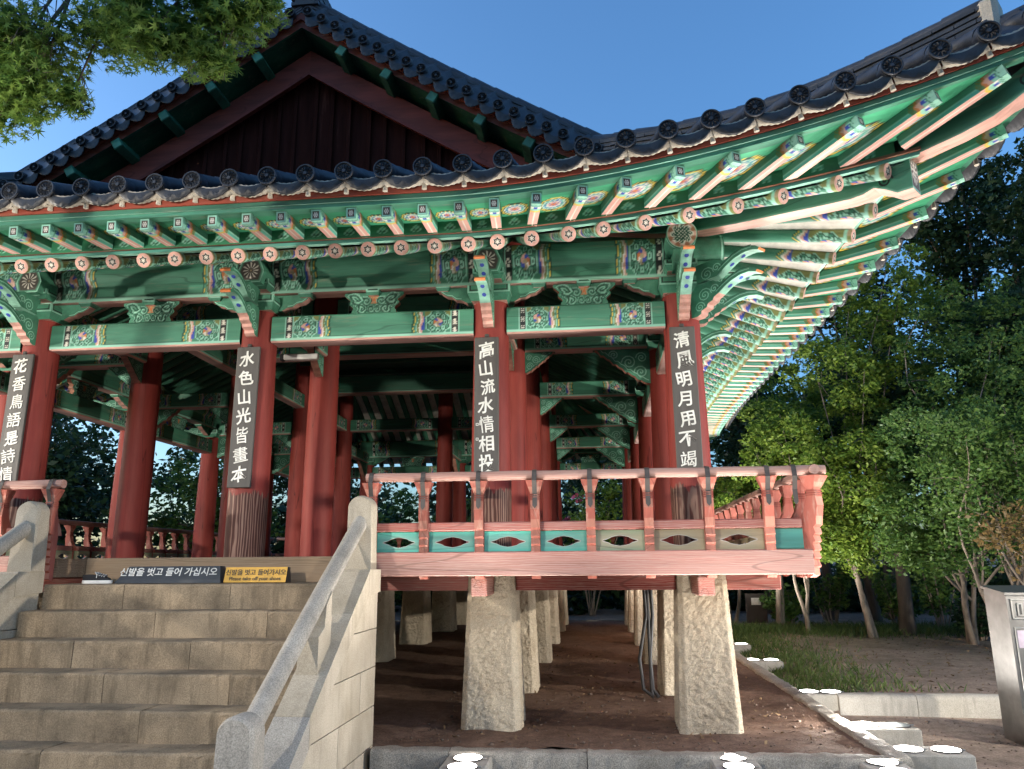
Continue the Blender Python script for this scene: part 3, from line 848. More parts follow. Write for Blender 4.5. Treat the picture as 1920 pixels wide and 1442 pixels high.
# ================================================================== eaves
eav = wempty('eaves', (XC, YC, 5.8), pav)
FANS = {'f': [-2.36, -1.94, -1.49, -1.07, -.57, -.06, .50, 1.01, 1.62, 2.14], 's': [-2.72, -2.28, -1.82, -1.33, -.79, -.19, .43, 1.05, 1.58]}
def eave_us(side, pitch=.388):
    F_ = FANS[sk(side)]; h = half(side); n = int((h + F_[0] - .30) / pitch); st = [(k * (h + F_[0] - .36) / n) for k in range(-n, n + 1)]
    return [-(h + a) for a in F_[::-1]] + st + [h + a for a in F_], len(F_)
raf_cache = {}
def rafters(side, flying):
    us, nf = eave_us(side); h = half(side); tips, ftips, inn = [], [], []
    for u in us:
        tip = epoint(side, u, 'raf')
        if abs(u) > h + FANS[sk(side)][0] - .05:          # fan rafters run to the inner corner column
            fx, fy = place(side, math.copysign(h - 2.66 if side in ('front', 'back') else h - 2.75, u), -2.75)
            rt = Vector((fx, fy, 7.90))
        else:
            fx, fy = place(side, u, -2.75); rt = Vector((fx, fy, 7.90))
        L = math.ceil((rt - tip).length / .5) * .5
        if L not in raf_cache: raf_cache[L] = rafter_mesh(L)
        frame(link('rafter', raf_cache[L], eav), tip, rt - tip)
        # flying rafter above it: same plan direction, flatter
        d = (tip - rt); d.z = 0; d.normalize(); k = 0.0
        tgt = None; lo, hi = 0.0, 2.2
        for _ in range(30):                      # where the plan ray meets the flying-rafter tip line
            mid = (lo + hi) / 2; p = tip + d * mid
            uu = {'front': p.x - XC, 'back': XC - p.x, 'right': p.y - YC, 'left': YC - p.y}[side]
            e_ = {'front': YC - HY - p.y, 'back': p.y - YC - HY, 'right': p.x - XC - HX, 'left': XC - HX - p.x}[side]
            be, fz = ez(side, 'buy', abs(uu) - half(side))
            if e_ < be: lo = mid
            else: hi = mid
        ft = Vector((p.x, p.y, fz)); base = tip - d * .02 + Vector((0, 0, .205))
        tips.append(tip); ftips.append(ft); inn.append(base)
        if flying: frame(link('flying_rafter', FLY, eav), ft, base - ft)
    return us, tips, ftips, inn
FLY = flying_mesh()
def lotus_c(x, y):
    r = math.hypot(x, y); a = math.atan2(y, x); f = r * (1 - .05 * math.cos(10 * a))
    if f > 1: return None
    if f > .93: return BLACK
    if f > .82: return YEL
    if f > .74: return DGREEN
    if f > .60: return WHITE if math.cos(12 * a) > 0 else MINT
    if f > .46: return TEAL if math.cos(12 * a + .5) > -.2 else BLUE
    if f > .34: return WHITE
    if f > .18: return PINK if math.cos(6 * a) > -.2 else BLUE
    return ORANGE
def cloud_c(x, y):
    best = False
    for (cx, cy, r) in ((-.42, -.1, .34), (.42, -.1, .34), (0, .3, .42)):
        d = math.hypot(x - cx, y - cy)
        if r * .62 < d < r: return MINT
        if d < r * .34 : return TEAL
        if d < r * .62: best = True
    return DGREEN if best else None
def bil(a, b, c, d, s, t): return a * (1 - s) * (1 - t) + b * s * (1 - t) + c * s * t + d * (1 - s) * t
def soffits(us, tips, ftips, inn, side):
    for i in range(len(us) - 1):
        if (ftips[i + 1] - ftips[i]).length > 1.6: continue
        up = Vector((0, 0, .075)); a, b = inn[i] + up, inn[i + 1] + up; d, c = ftips[i] + up, ftips[i + 1] + up
        out = ((d - a) + (c - b)).normalized() * .03
        n, m = 27, 31; P = np.zeros((n, m, 3)); C = np.zeros((n, m, 3))
        wid = (c - d).length; dep = ((d - a).length + (c - b).length) / 2; r0 = min(wid - .14, dep * .8) * .5
        for p in range(n):
            for q in range(m):
                s_, t_ = p / (n - 1), q / (m - 1); v = bil(a, b, c + out, d + out, s_, t_); P[p, q] = v
                X = (s_ - .5) * ((b - a).length * (1 - t_) + wid * t_) / r0; Y = (t_ - .42) * dep / (r0 * .95)
                cc = lotus_c(X, Y); C[p, q] = cc if cc else (.055, .33, .17)
        mb = MB(); mb.grid(P, C); mb.obj('soffit_panel', 'painted_rafter', eav, fix=False)
        # cloud board between the flying rafters, standing on the lower fascia
        z0, z1 = -.085, .07; inw = -out * .2
        P = np.zeros((17, 11, 3)); C = np.zeros((17, 11, 3)); wb = (b - a).length
        for p in range(17):
            for q in range(11):
                s_, t_ = p / 16, q / 10; v = inn[i].lerp(inn[i + 1], s_) + Vector((0, 0, z0 + (z1 - z0) * t_)) + out * 4.4; P[p, q] = v
                cc = cloud_c((s_ - .5) * wb / .085, (t_ - .5) * .155 / .078); C[p, q] = cc if cc else (.03, .18, .09)
        mb = MB(); mb.grid(P, C); mb.obj('cloud_board', 'painted_rafter', eav, fix=False)
def strip(name, side, lay, prof, mat, parent, u0=None, u1=None, n=90, cols=None):
    """sweep a profile of (de, dz) points along an eave line"""
    c0 = corner_u(side, lay) if u1 is None else u1
    us = np.linspace(-c0 if u0 is None else u0, c0, n); mb = MB(); k = len(prof)
    for j in range(k):
        q = (j + 1) % k
        mb.grid([[epoint(side, u, lay, *prof[j]), epoint(side, u, lay, *prof[q])] for u in us], cols[j] if cols else (.5, .5, .5))
    return mb.obj(name, mat, parent, fix=True)
for side in ('front', 'right', 'left', 'back'):
    fl = side in ('front', 'right')
    us, tips, ftips, inn = rafters(side, fl)
    # white plaster between the round rafters
    mb = MB(); rows = []
    for u in np.linspace(-corner_u(side, 'raf'), corner_u(side, 'raf'), 80):
        tip = epoint(side, u, 'raf', -.03, .055); lim = half(side) - (2.66 if side in ('front', 'back') else 2.75)
        fx, fy = place(side, max(-lim, min(lim, u)), -2.75); rows.append([tip, tip.lerp(Vector((fx, fy, 7.96)), .5), Vector((fx, fy, 7.96))])
    mb.grid(rows, (.7, .7, .6)); mb.obj('eave_plaster', 'plaster', eav, fix=False)
    strip('rafter_fascia', side, 'raf', [(-.03, .085), (.035, .085), (.035, .128), (-.03, .128)], 'painted_beam', eav, cols=[MINT, TEAL, TEAL, GREEN])
    strip('rafter_fascia', side, 'raf', [(-.03, .131), (.075, .131), (.075, .165), (-.03, .165)], 'painted_beam', eav, cols=[BROWN, BROWN, BROWN, GREEN])
    if fl:
        soffits(us, tips, ftips, inn, side)
        strip('eave_fascia', side, 'buy', [(-.10, .072), (.035, .072), (.035, .115), (-.10, .115)], 'painted_beam', eav, cols=[GREEN, GREEN, MINT, GREEN])
        strip('eave_fascia', side, 'buy', [(-.10, .118), (.055, .118), (.055, .175), (-.10, .175)], 'painted_beam', eav, cols=[MINT, GREEN, GREEN, GREEN])
        strip('tile_batten', side, 'buy', [(-.10, .178), (.075, .178), (.085, .31), (-.10, .31)], 'painted_beam', eav, cols=[(.30, .06, .035)] * 4)

# ---- hip rafters at the corners
def hip_rafter(cx, cy, ang):
    h = empty('hip_rafter', (cx, cy, 6.2), R(ang), eav); h.matrix_parent_inverse = WP[eav.name]
    rt2 = math.sqrt(2)
    # local x runs outward along the diagonal; z relative to 6.2
    def swept(name, cen, w, hgt, endc=None):
        mb = MB(); n = len(cen); hw = w / 2
        low = [(x, z - hgt[i] / 2) for i, (x, z) in enumerate(cen)]; up = [(x, z + hgt[i] / 2) for i, (x, z) in enumerate(cen)]
        mb.grid([[(x, -hw, z), (x, -hw * .33, z - .003), (x, hw * .33, z - .003), (x, hw, z)] for x, z in low], (.72, .40, .33))
        for sg in (-1, 1):
            mb.grid([[(a[0], sg * hw, a[1]), (a[0], sg * hw, a[1] + .035), (b[0], sg * hw, b[1] - .08), (b[0], sg * hw, b[1])] for a, b in zip(low, up)], np.array([[MINT, GREEN, DGREEN, GREEN]] * n))
            for i in range(1): pass
        mb.grid([[(x, -hw, z), (x, hw, z)] for x, z in up], GREEN)
        (x0, z0), (x1, z1) = low[-1], up[-1]; g1, g2 = 15, 25; P = np.zeros((g1, g2, 3)); C = np.zeros((g1, g2, 3))
        for i in range(g1):
            for j in range(g2):
                a, b = i / (g1 - 1), j / (g2 - 1); P[i, j] = (x0 + (x1 - x0) * b, -hw + w * a, z0 + (z1 - z0) * b)
                X, Y = (a - .5) * 2, (b - .5) * 2
                if max(abs(X), abs(Y)) > .86: c = MINT
                else:
                    r = math.hypot(X, Y * 1.05); an = math.atan2(Y, X); c = WHITE if (r < .72 and math.cos(12 * an) > .15 and r > .1) or r < .08 else (.10, .075, .06)
                C[i, j] = c
        mb.grid(P, C)
        for sg in (-1, 1):      # scroll eye on the flank
            cxs, czs = low[-3][0], low[-3][1] + .11
            q = [(cxs + .085 * (1 - k / 24) * math.cos(k / 24 * 12), sg * (hw + .003), czs + .085 * (1 - k / 24) * math.sin(k / 24 * 12)) for k in range(25)]
            ribbon(mb, q, .011, BLACK, Vector((0, sg, 0)))
        return mb.obj(name, 'painted_beam', h, fix=False)
    cen = [(-3.9, 1.95), (-1.5, 1.05), (-.3, .62), (.28, .45), (1.0, .34), (1.47, .28), (2.1, .20), (2.46, .16), (2.62, .165), (2.74, .185), (2.87, .13), (2.98, .10), (3.15, .10)]
    hg = [.42, .42, .42, .42, .42, .42, .42, .42, .42, .39, .42, .52, .52]
    swept('hip_beam', cen, .26, hg)
    cen2 = [(1.9, .46), (2.6, .40), (3.2, .37), (3.68, .43), (4.0, .50), (4.16, .57), (4.35, .66), (4.6, .80), (4.85, .90)]
    hg2 = [.27, .27, .28, .28, .28, .28, .27, .25, .26]
    swept('hip_flying_beam', cen2, .22, hg2)
HA = math.degrees(math.atan2(HIPD.y, HIPD.x))
hip_rafter(XS[0], YS[0], HA); hip_rafter(XS[4], YS[0], -180 - HA); hip_rafter(XS[0], YS[5], -HA)

# ================================================================== roof
roof = wempty('roof', (XC, YC, 8.0), pav)
PITCH = .457
SA, SB, SZ = .47, .0115, 6.50
def roof_z(run): return SZ + SA * run + SB * run * run
def disc_mesh(r=.112):
    """round end tile with a raised rim and twelve petals, facing -y, with a short barrel behind"""
    mb = MB(); rr = [0, .18, .22, .30, .45, .62, .74, .80, .86, .97, 1.0]; n = 72; P = np.zeros((len(rr), n + 1, 3))
    for i, q in enumerate(rr):
        for k in range(n + 1):
            a = 2 * math.pi * k / n; h = 0
            if q <= .18: h = .024
            elif .30 <= q <= .74: h = .026 * max(0, math.cos(12 * a)) ** .8 * (1 if .4 < q < .7 else .4)
            elif .86 <= q <= .97: h = .022
            P[i, k] = (r * q * math.sin(a), -h, r * q * math.cos(a))
    mb.grid(P, (.05, .05, .06))
    mb.tube([(0, 0, 0), (0, .16, .03)], [r, r], 24, (.05, .05, .06), False)
    me = mb.mesh('round_tile_end', False); fix_normals(me); me.materials.append(M['roof_tile']); return me
def lip_mesh(w):
    """concave eave tile: channel with a drooping scalloped lip, facing -y; w = clear width"""
    mb = MB(); n = 25; xs = np.linspace(-1, 1, n); dep = .062
    def yz(x): return -dep * (1 - x * x)
    bot = lambda x: yz(x) - (.135 - .045 * x * x) + .010 * abs(math.sin(x * 9))
    f = -.035
    topf = [(x * w / 2, f, yz(x)) for x in xs]; botf = [(x * w / 2, f - .02, bot(x)) for x in xs]; botb = [(x * w / 2, f + .015, bot(x)) for x in xs]
    mb.grid([topf, botf, botb, [(x * w / 2, 0.01, yz(x) - .02) for x in xs], [(x * w / 2, .75, yz(x) - .02 + .34) for x in xs]], (.05, .05, .06))
    mb.grid([topf, [(x * w / 2, .75, yz(x) + .34) for x in xs]], (.05, .05, .06))
    for cx in (-.3, .3):            # two little rosettes
        for rr, hh in ((.034, .004), (.012, .006)):
            cz = (yz(cx) + bot(cx)) / 2 + .005; q = [(cx * w / 2 + rr * math.cos(a), f - .014 - hh, cz + rr * math.sin(a)) for a in np.linspace(0, 2 * math.pi, 17)]
            ribbon(mb, q, .006, (.09, .09, .1), Vector((0, -1, 0)))
        for k in range(6):
            a = k * math.pi / 3; q = (cx * w / 2 + .021 * math.cos(a), cz + .021 * math.sin(a)); rr = .006
            mb.add([(q[0] + rr * math.cos(b), f - .018, q[1] + rr * math.sin(b)) for b in np.linspace(0, 6.28, 7)[:-1]], [tuple(range(6))], (.09, .09, .1))
    me = mb.mesh('concave_tile', True); me.materials.append(M['roof_tile'])
    # mortar bedding just behind and below the lip
    zb = lambda x: bot(0) + .052 - .018 * math.cos(x * 3.0) + .005 * math.sin(x * 23)
    t0 = [(x * w * .535, 0, zb(x)) for x in xs]; mb = MB()
    mb.grid([[(p[0], f + .030, p[2] + .13) for p in t0], [(p[0], f + .030, p[2]) for p in t0], [(p[0], .055, p[2] + .004) for p in t0]], (.6, .55, .5))
    me2 = mb.mesh('mortar', True); me2.materials.append(M['mortar'])
    return me, me2
disc = disc_mesh(); disc_s = disc_mesh(.088)
lip, mort = lip_mesh(PITCH - .03)
mbj = MB(); mbj.tube([(0, .05, -.12), (0, .045, -.0)], [.030, .022], 8, (.6, .55, .5)); mj = mbj.mesh('mortar_joint', True); mj.materials.append(M['mortar'])
RZS = {'front': 0, 'right': math.pi / 2, 'back': math.pi, 'left': -math.pi / 2}
def eave_tiles(side, ribs=True):
    cu = corner_u(side, 'tile'); off = {'front': (-3.171 - XC), 'right': .1}.get(side, 0) % PITCH
    ks = [k for k in range(-60, 60) if abs(off + k * PITCH) < cu - .12]
    for k in ks:
        u = off + k * PITCH; p = epoint(side, u, 'tile'); dp = epoint(side, u + .05, 'tile') - epoint(side, u - .05, 'tile')
        ax = dp.normalized() if side != 'none' else dp
        rz = RZS[side]; roll = math.atan2(ax.z, math.hypot(ax.x, ax.y)); 
        outw = Vector((0, -1, 0)) if side == 'front' else Vector((1, 0, 0)); o = link('round_tile_end', disc, roof); frame(o, p + outw * .065, ax)
        q = epoint(side, u + PITCH / 2, 'tile'); dq = epoint(side, u + PITCH / 2 + .05, 'tile') - epoint(side, u + PITCH / 2 - .05, 'tile')
        if abs(u + PITCH / 2) < cu - .05:
            o = link('concave_tile', lip, roof); frame(o, q + Vector((0, 0, -.04)), dq)
            rn = hip_run(side, (YC - HY - q.y) if side == 'front' else (q.x - XC - HX), abs(u + PITCH / 2) - half(side)); o.scale = (1, max(.12, min(1, rn * .8)), 1)
            if side == 'front': m2 = link('mortar', mort, roof); frame(m2, q + Vector((0, 0, -.04)), dq)
        m3 = link('mortar_joint', mj, roof); frame(m3, p + Vector((0, 0, -.10)), dp)
        if ribs:
            inward = Vector((0, 1, 0)) if side == 'front' else Vector((-1, 0, 0))
            # the barrel row climbs the roof until the gable foot or the hip
            e = (YC - HY - p.y) if side == 'front' else (p.x - XC - HX); a = abs(u) - half(side)
            run = min(3.55, hip_run(side, e, a)) if side == 'front' else min(.55, .6 * hip_run(side, e, a))
            if run < .25: continue
            pts, rad = [], []; n = max(2, int(run / .42))
            for i in range(n):
                for f in (i, i + .97):
                    d = .05 + f / n * run; z = p.z + .02 + SA * .92 * d + SB * d * d + (.0 if f == i else 0); pts.append(p + inward * d + Vector((0, 0, z - p.z))); rad.append(.104 if f == i else .094)
            mb = MB(); mb.tube(pts, rad, 12, (.05, .05, .06)); mb.obj('tile_row', 'roof_tile', roof, True, fix=False)
eave_tiles('front'); eave_tiles('right', True)
HIPZ = [(-1.4, 8.71), (-1.0, 8.58), (-.6, 8.47), (-.2, 8.35), (.2, 8.25), (.6, 8.16), (1.0, 8.08), (1.4, 8.01), (1.8, 7.96), (2.2, 7.94), (2.6, 7.94), (3.0, 7.95), (3.4, 7.97), (3.8, 8.0), (4.1, 8.03)]
def hip_z(d): return float(np.interp(d, [p[0] for p in HIPZ], [p[1] for p in HIPZ]))
# roof body under the rows
def roof_body(side, maxrun):
    mb = MB(); cu = corner_u(side, 'tile'); rows = []
    for u in np.linspace(-cu, cu, 70):
        p = epoint(side, u, 'tile', -.03, -.10); a = abs(u) - half(side)
        e = {'front': YC - HY - p.y, 'back': p.y - YC - HY, 'right': p.x - XC - HX, 'left': XC - HX - p.x}[side]
        hr = hip_run(side, e, a); run = max(.05, min(maxrun, hr)); row = []
        if hr < maxrun: dd = (a / HIPD.x) if sk(side) == 'f' else (-a / HIPD.y); z1 = min(hip_z(dd) - .46, p.z + SA * run + SB * run * run)
        elif sk(side) == 'f': z1 = p.z + SA * .92 * run + SB * run * run
        else: z1 = roof_z(2.5 - (e - run)) - .03
        for f in np.linspace(0, 1, 9):
            d = run * f; ix, iy = {'front': (0, 1), 'back': (0, -1), 'right': (-1, 0), 'left': (1, 0)}[side]
            row.append((p.x + ix * d, p.y + iy * d, p.z + (z1 - p.z) * (f * .88 + .12 * f * f)))
        rows.append(row)
    mb.grid(rows, (.05, .05, .06)); mb.obj('roof_slope', 'roof_tile', roof, True, fix=False)
roof_body('front', 3.9); roof_body('back', 3.9)
# main slopes between the gables, as one folded sheet each
for sg in (1, -1):
    mb = MB(); rows = []
    for y in (10.98, 18.8, 26.7):
        rows.append([(XC + sg * (HX + 2.5 - run), y, roof_z(run) - .03) for run in np.linspace(1.8, 8.59, 16)])
    mb.grid(rows, (.05, .05, .06)); mb.obj('roof_slope', 'roof_tile', roof, True, fix=False)
roof_body('right', 3.4); roof_body('left', 3.4)

# ---- gable wall of vertical planks
gab = wempty('gable', (XC, 11.9, 9.0), pav)
GY = 11.80
def verge_z(x): return roof_z(HX + 2.5 - abs(x - XC))
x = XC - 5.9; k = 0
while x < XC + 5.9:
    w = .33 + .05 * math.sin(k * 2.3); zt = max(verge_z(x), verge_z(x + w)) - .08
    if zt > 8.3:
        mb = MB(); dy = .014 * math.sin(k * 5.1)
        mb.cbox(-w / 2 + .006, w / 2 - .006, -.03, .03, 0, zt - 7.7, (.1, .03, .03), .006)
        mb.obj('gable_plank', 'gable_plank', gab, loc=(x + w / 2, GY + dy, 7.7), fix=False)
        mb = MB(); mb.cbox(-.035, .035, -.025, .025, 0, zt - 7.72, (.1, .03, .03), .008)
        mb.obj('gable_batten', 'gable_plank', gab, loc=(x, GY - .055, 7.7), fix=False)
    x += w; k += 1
# ---- bargeboards, verge soffit, blocks
for sg in (1, -1):
    xs = [XC + sg * f for f in np.linspace(0.0, 5.75, 24)]
    def sweep(name, prof, mat, cols, xs=xs):
        mb = MB()
        for j in range(len(prof)):
            a, b = prof[j], prof[(j + 1) % len(prof)]
            mb.grid([[(x, a[0], verge_z(x) + a[1]), (x, b[0], verge_z(x) + b[1])] for x in xs], cols[j])
        return mb.obj(name, mat, gab)
    BR = (.22, .046, .033)
    sweep('bargeboard', [(11.52, -.88), (11.60, -.88), (11.60, -.40), (11.52, -.40)], 'bargeboard', [BR] * 4)
    sweep('bargeboard_edge', [(11.49, -.90), (11.515, -.90), (11.515, -.84), (11.49, -.84)], 'bargeboard', [(.2, .04, .03)] * 4)
    sweep('verge_soffit', [(11.10, -.27), (11.75, -.27), (11.75, -.22), (11.10, -.22)], 'painted_beam', [(.02, .10, .06)] * 4)  # green darkened so the paint itself carries the shade under the verge
    sweep('verge_fascia', [(11.04, -.29), (11.095, -.29), (11.095, -.13), (11.04, -.13)], 'painted_beam', [DGREEN, DGREEN, (.2, .04, .03), (.2, .05, .03)])
    sweep('verge_batten', [(10.99, -.16), (11.035, -.16), (11.035, -.03), (10.99, -.03)], 'bargeboard', [(.22, .05, .03)] * 4)
    for q in np.arange(.75, 5.7, .80):
        x = XC + sg * q; ang = math.atan2(verge_z(x + .1) - verge_z(x - .1), .2)
        mb = MB(); mb.cbox(-.085, .085, -.30, .30, -.10, .08, (.03, .13, .08), .012); mb.quad((-.07, -.3015, -.085), (.07, -.3015, -.085), (.07, -.3015, .065), (-.07, -.3015, .065), GREEN)
        o = mb.obj('verge_block', 'painted_block', gab, fix=False); o.location = (x, 11.29, verge_z(x) - .345); o.rotation_euler = (0, -ang, 0)
    # verge tiles: round ends and concave tiles along the slope
    s_, q = 0, .16
    while q < 5.35:
        x = XC + sg * q; ang = math.atan2(verge_z(x + .1) - verge_z(x - .1), .2); z = verge_z(x)
        o = link('verge_tile_end', disc_s, roof); o.location = (x, 10.88, z + .0); o.rotation_euler = (0, -ang, 0)
        mb_b = link('verge_tile_barrel', VB, roof) if 'VB' in globals() else None
        if mb_b is None:
            t = MB(); t.tube([(0, 0, 0), (0, .45, .05)], .084, 14, (.05, .05, .06)); VB = t.mesh('verge_tile_barrel', True); VB.materials.append(M['roof_tile']); mb_b = link('verge_tile_barrel', VB, roof)
        mb_b.location = (x, 10.93, z + .0); mb_b.rotation_euler = (0, -ang, 0)
        st = .30 * math.cos(ang); xm = XC + sg * (q + st / 2)
        if q > .2 or True:
            o = link('verge_concave_tile', lip, roof); o.location = (xm, 10.93, verge_z(xm) - .01); o.rotation_euler = (0, -ang, 0); o.scale = (.70, .35, 1.15)
        q += st
# ---- stacked-tile descending ridges on the verges
def ridge_courses(path, up, wid, n, hgt, seglen, parent, name='ridge_course'):
    """layered ridge: n thin tile courses along a path, built of overlapping short tiles, half-round cap on top"""
    P = [Vector(p) for p in path]; cum = [0]
    for a, b in zip(P[:-1], P[1:]): cum.append(cum[-1] + (b - a).length)
    def at(s_):
        s_ = max(0, min(cum[-1] - 1e-6, s_))
        for i in range(len(P) - 1):
            if cum[i + 1] >= s_: f = (s_ - cum[i]) / (cum[i + 1] - cum[i]); return P[i].lerp(P[i + 1], f), (P[i + 1] - P[i]).normalized()
    th = hgt / n
    for c in range(n):
        mb = MB(); s_ = -(c % 2) * seglen * .5; w = wid * (1 - .05 * c) * (1 + .05 * (c % 2))
        while s_ < cum[-1]:
            a, da = at(max(0, s_ + .004)); b, db = at(min(cum[-1], s_ + seglen - .006))
            if (b - a).length > .05:
                lat = da.cross(Vector((0, 0, 1))).normalized() * (w / 2 + rng.normal(0, .006)); u0 = Vector((0, 0, c * th + rng.normal(0, .004)))
                u1 = u0 + Vector((0, 0, th * .62)); V = [a - lat + u0, a + lat + u0, b + lat + u0, b - lat + u0, a - lat + u1, a + lat + u1, b + lat + u1, b - lat + u1]
                mb.add([tuple(v) for v in V], [(0, 1, 2, 3), (4, 7, 6, 5), (0, 4, 5, 1), (1, 5, 6, 2), (2, 6, 7, 3), (3, 7, 4, 0)], (.05, .05, .06))
            s_ += seglen
        mb.obj(name, 'roof_tile', parent, fix=True)
    mb = MB(); core = wid * .36
    for a, b in zip(P[:-1], P[1:]):
        da = (b - a).normalized(); lat = da.cross(Vector((0, 0, 1))).normalized() * core; hh = Vector((0, 0, hgt - .01))
        V = [a - lat, a + lat, b + lat, b - lat, a - lat + hh, a + lat + hh, b + lat + hh, b - lat + hh]
        mb.add([tuple(v) for v in V], [(0, 1, 2, 3), (4, 7, 6, 5), (0, 4, 5, 1), (1, 5, 6, 2), (2, 6, 7, 3), (3, 7, 4, 0)], (.02, .02, .02))
    mb.obj('ridge_core', 'dark_stone', parent)
    mb = MB(); pts, rad = [], []; s_ = 0
    while s_ < cum[-1] - .05:
        a, _ = at(s_ + .005); b, _ = at(min(cum[-1], s_ + .42)); h_ = Vector((0, 0, hgt + .0)); pts += [tuple(a + h_), tuple(b + h_)]; rad += [.125, .112]; s_ += .43
    mb.tube(pts, rad, 12, (.05, .05, .06)); mb.obj('ridge_cap', 'roof_tile', parent, True, fix=False)
for sg in (1, -1):
    ridge_courses([(XC + sg * f, 11.30, verge_z(XC + sg * f) + .06) for f in np.linspace(0.05, 5.42, 22)], None, .36, 5, .34, .46, roof)
    mb = MB(); z = verge_z(XC + sg * 5.45)
    mb.cbox(-.10, .12, -.19, .19, -.05, .36, (.6, .55, .5), .05); mb.obj('ridge_mortar_end', 'mortar', roof, loc=(XC + sg * 5.47, 11.30, z + .03), fix=False)
ridge_courses([(XC, 11.1, 11.62), (XC, 18.8, 11.5), (XC, 26.6, 11.62)], None, .5, 6, .62, .46, roof)
# ---- hip ridges
for (sx, sy) in ((1, -1), (-1, -1), (1, 1)):
    hp = lambda d, z: (XC + sx * (HX + d * HIPD.x), YC + sy * (HY - d * HIPD.y), z)
    ridge_courses([hp(d, z - .42) for d, z in HIPZ], None, .34, 4, .30, .44, roof)
    d, z = HIPZ[-1]; mb = MB(); mb.cbox(-.13, .07, -.17, .17, -.12, .33, (.6, .55, .5), .05)
    mb.obj('hip_mortar_end', 'mortar', roof, loc=hp(d + .04, z - .42), rz=math.atan2(-sy * HIPD.y, sx * HIPD.x), fix=False)
    mb = MB(); mb.tube([hp(4.1, 7.58), hp(4.75, 7.62), hp(5.0, 7.66)], [.13, .135, .14], 14, (.05, .05, .06)); mb.obj('corner_tile', 'roof_tile', roof, True, fix=False)

# ================================================================== balustrades
POST_OUT = [(.015, 1.80), (.06, 1.83), (.055, 1.90), (.085, 1.925), (.062, 1.995), (.093, 2.02), (.072, 2.085), (.103, 2.11), (.083, 2.175), (.113, 2.20), (.093, 2.265), (.123, 2.29), (.105, 2.36), (.135, 2.385), (.145, 2.48), (.165, 2.60), (.155, 2.70), (.145, 2.78), (.175, 2.86), (.205, 2.935)]
POST_IN = [(.035, 2.935), (.045, 2.86), (.065, 2.78), (.055, 2.68), (.03, 2.58), (-.02, 2.49), (-.06, 2.43), (-.075, 2.36), (-.012, 2.36), (-.012, 1.80)]
def post_w(a, z): return .105 if z < 2.78 else (.105 + (z - 2.78) / .155 * .105 if z > 2.80 else .105)
def post_mesh():
    mb = MB(); poly = POST_OUT + POST_IN
    def ec(i): return (.36, .10, .07) if i % 2 == 0 else (.46, .19, .135)
    mb.prism(poly, post_w, lambda a, b, t: (t, -a, b), RAILRED, ec)
    for z in (2.715, 2.74, 2.765): mb.box(-.056, .056, -.162, -.05, z - .005, z + .005, (.22, .05, .035))
    me = mb.mesh('baluster_post'); fix_normals(me); me.materials.append(M['rail_post']); return me
def strap_mesh():
    mb = MB(); pts = [(.065, 3.0)] + [(.12 + .068 * math.cos(a), 3.0 + .068 * math.sin(a)) for a in np.linspace(math.pi, 0, 9)] + [(.205, 2.96), (.214, 2.93), (.183, 2.86), (.156, 2.78), (.166, 2.70), (.172, 2.64)]
    mb.grid([[(-.027, -a, z), (.027, -a, z)] for a, z in pts], (.06, .06, .06))
    mb.add([(-.027, -.1725, 2.64), (.027, -.1725, 2.64), (0, -.1735, 2.605)], [(0, 1, 2)], (.06, .06, .06))
    me = mb.mesh('iron_strap'); me.materials.append(M['iron']); return me
postm, strapm = post_mesh(), strap_mesh()
def vent_panel_mesh(w, c1, c2):
    """board with a cusped lens-shaped opening; along x, outward -y, z 2.12..2.345"""
    mb = MB(); z0, z1 = 2.118, 2.352; zc = (z0 + z1) / 2 - .005; n = 48; inn, outr, cols, mid = [], [], [], []
    for k in range(n):
        a = 2 * math.pi * k / n; x = math.cos(a); s_ = math.sin(a)
        lx = .205 * x; f = 1 - abs(x); lz = math.copysign((.028 * min(1, f * 2.2) + .032 * (max(0, (.62 - abs(x)) / .62) ** .6)), s_) if abs(s_) > 1e-6 else 0
        inn.append((lx, lz))
        m = max(abs(math.cos(a)) / (w / 2), abs(s_) / ((z1 - z0) / 2)); outr.append((math.cos(a) / m, s_ / m))
    for y, c in ((-.0, None), (.045, None)):
        P = np.zeros((4, n + 1, 3)); C = np.zeros((4, n + 1, 3))
        for k in range(n + 1):
            i = k % n
            for r_, f in enumerate((0, .12, .35, 1)):
                xx = inn[i][0] + (outr[i][0] - inn[i][0]) * f; zz = inn[i][1] + (outr[i][1] - inn[i][1]) * f
                P[r_, k] = (xx, y, zc + zz + (.005 if f == 1 else 0)); C[r_, k] = (WHITE, c2, c2, c1)[r_]
        mb.grid(P, C)
    mb.grid([[(x, -.0, zc + z) for x, z in inn + inn[:1]], [(x, .045, zc + z) for x, z in inn + inn[:1]]], (.5, .45, .36))
    me = mb.mesh('vent_panel'); fix_normals(me); me.materials.append(M['painted_beam']); return me
vp = [vent_panel_mesh(.58, (.09, .52, .42), (.22, .56, .46)), vent_panel_mesh(.58, (.30, .40, .26), (.42, .40, .27)), vent_panel_mesh(.58, (.42, .36, .22), (.48, .40, .26))]
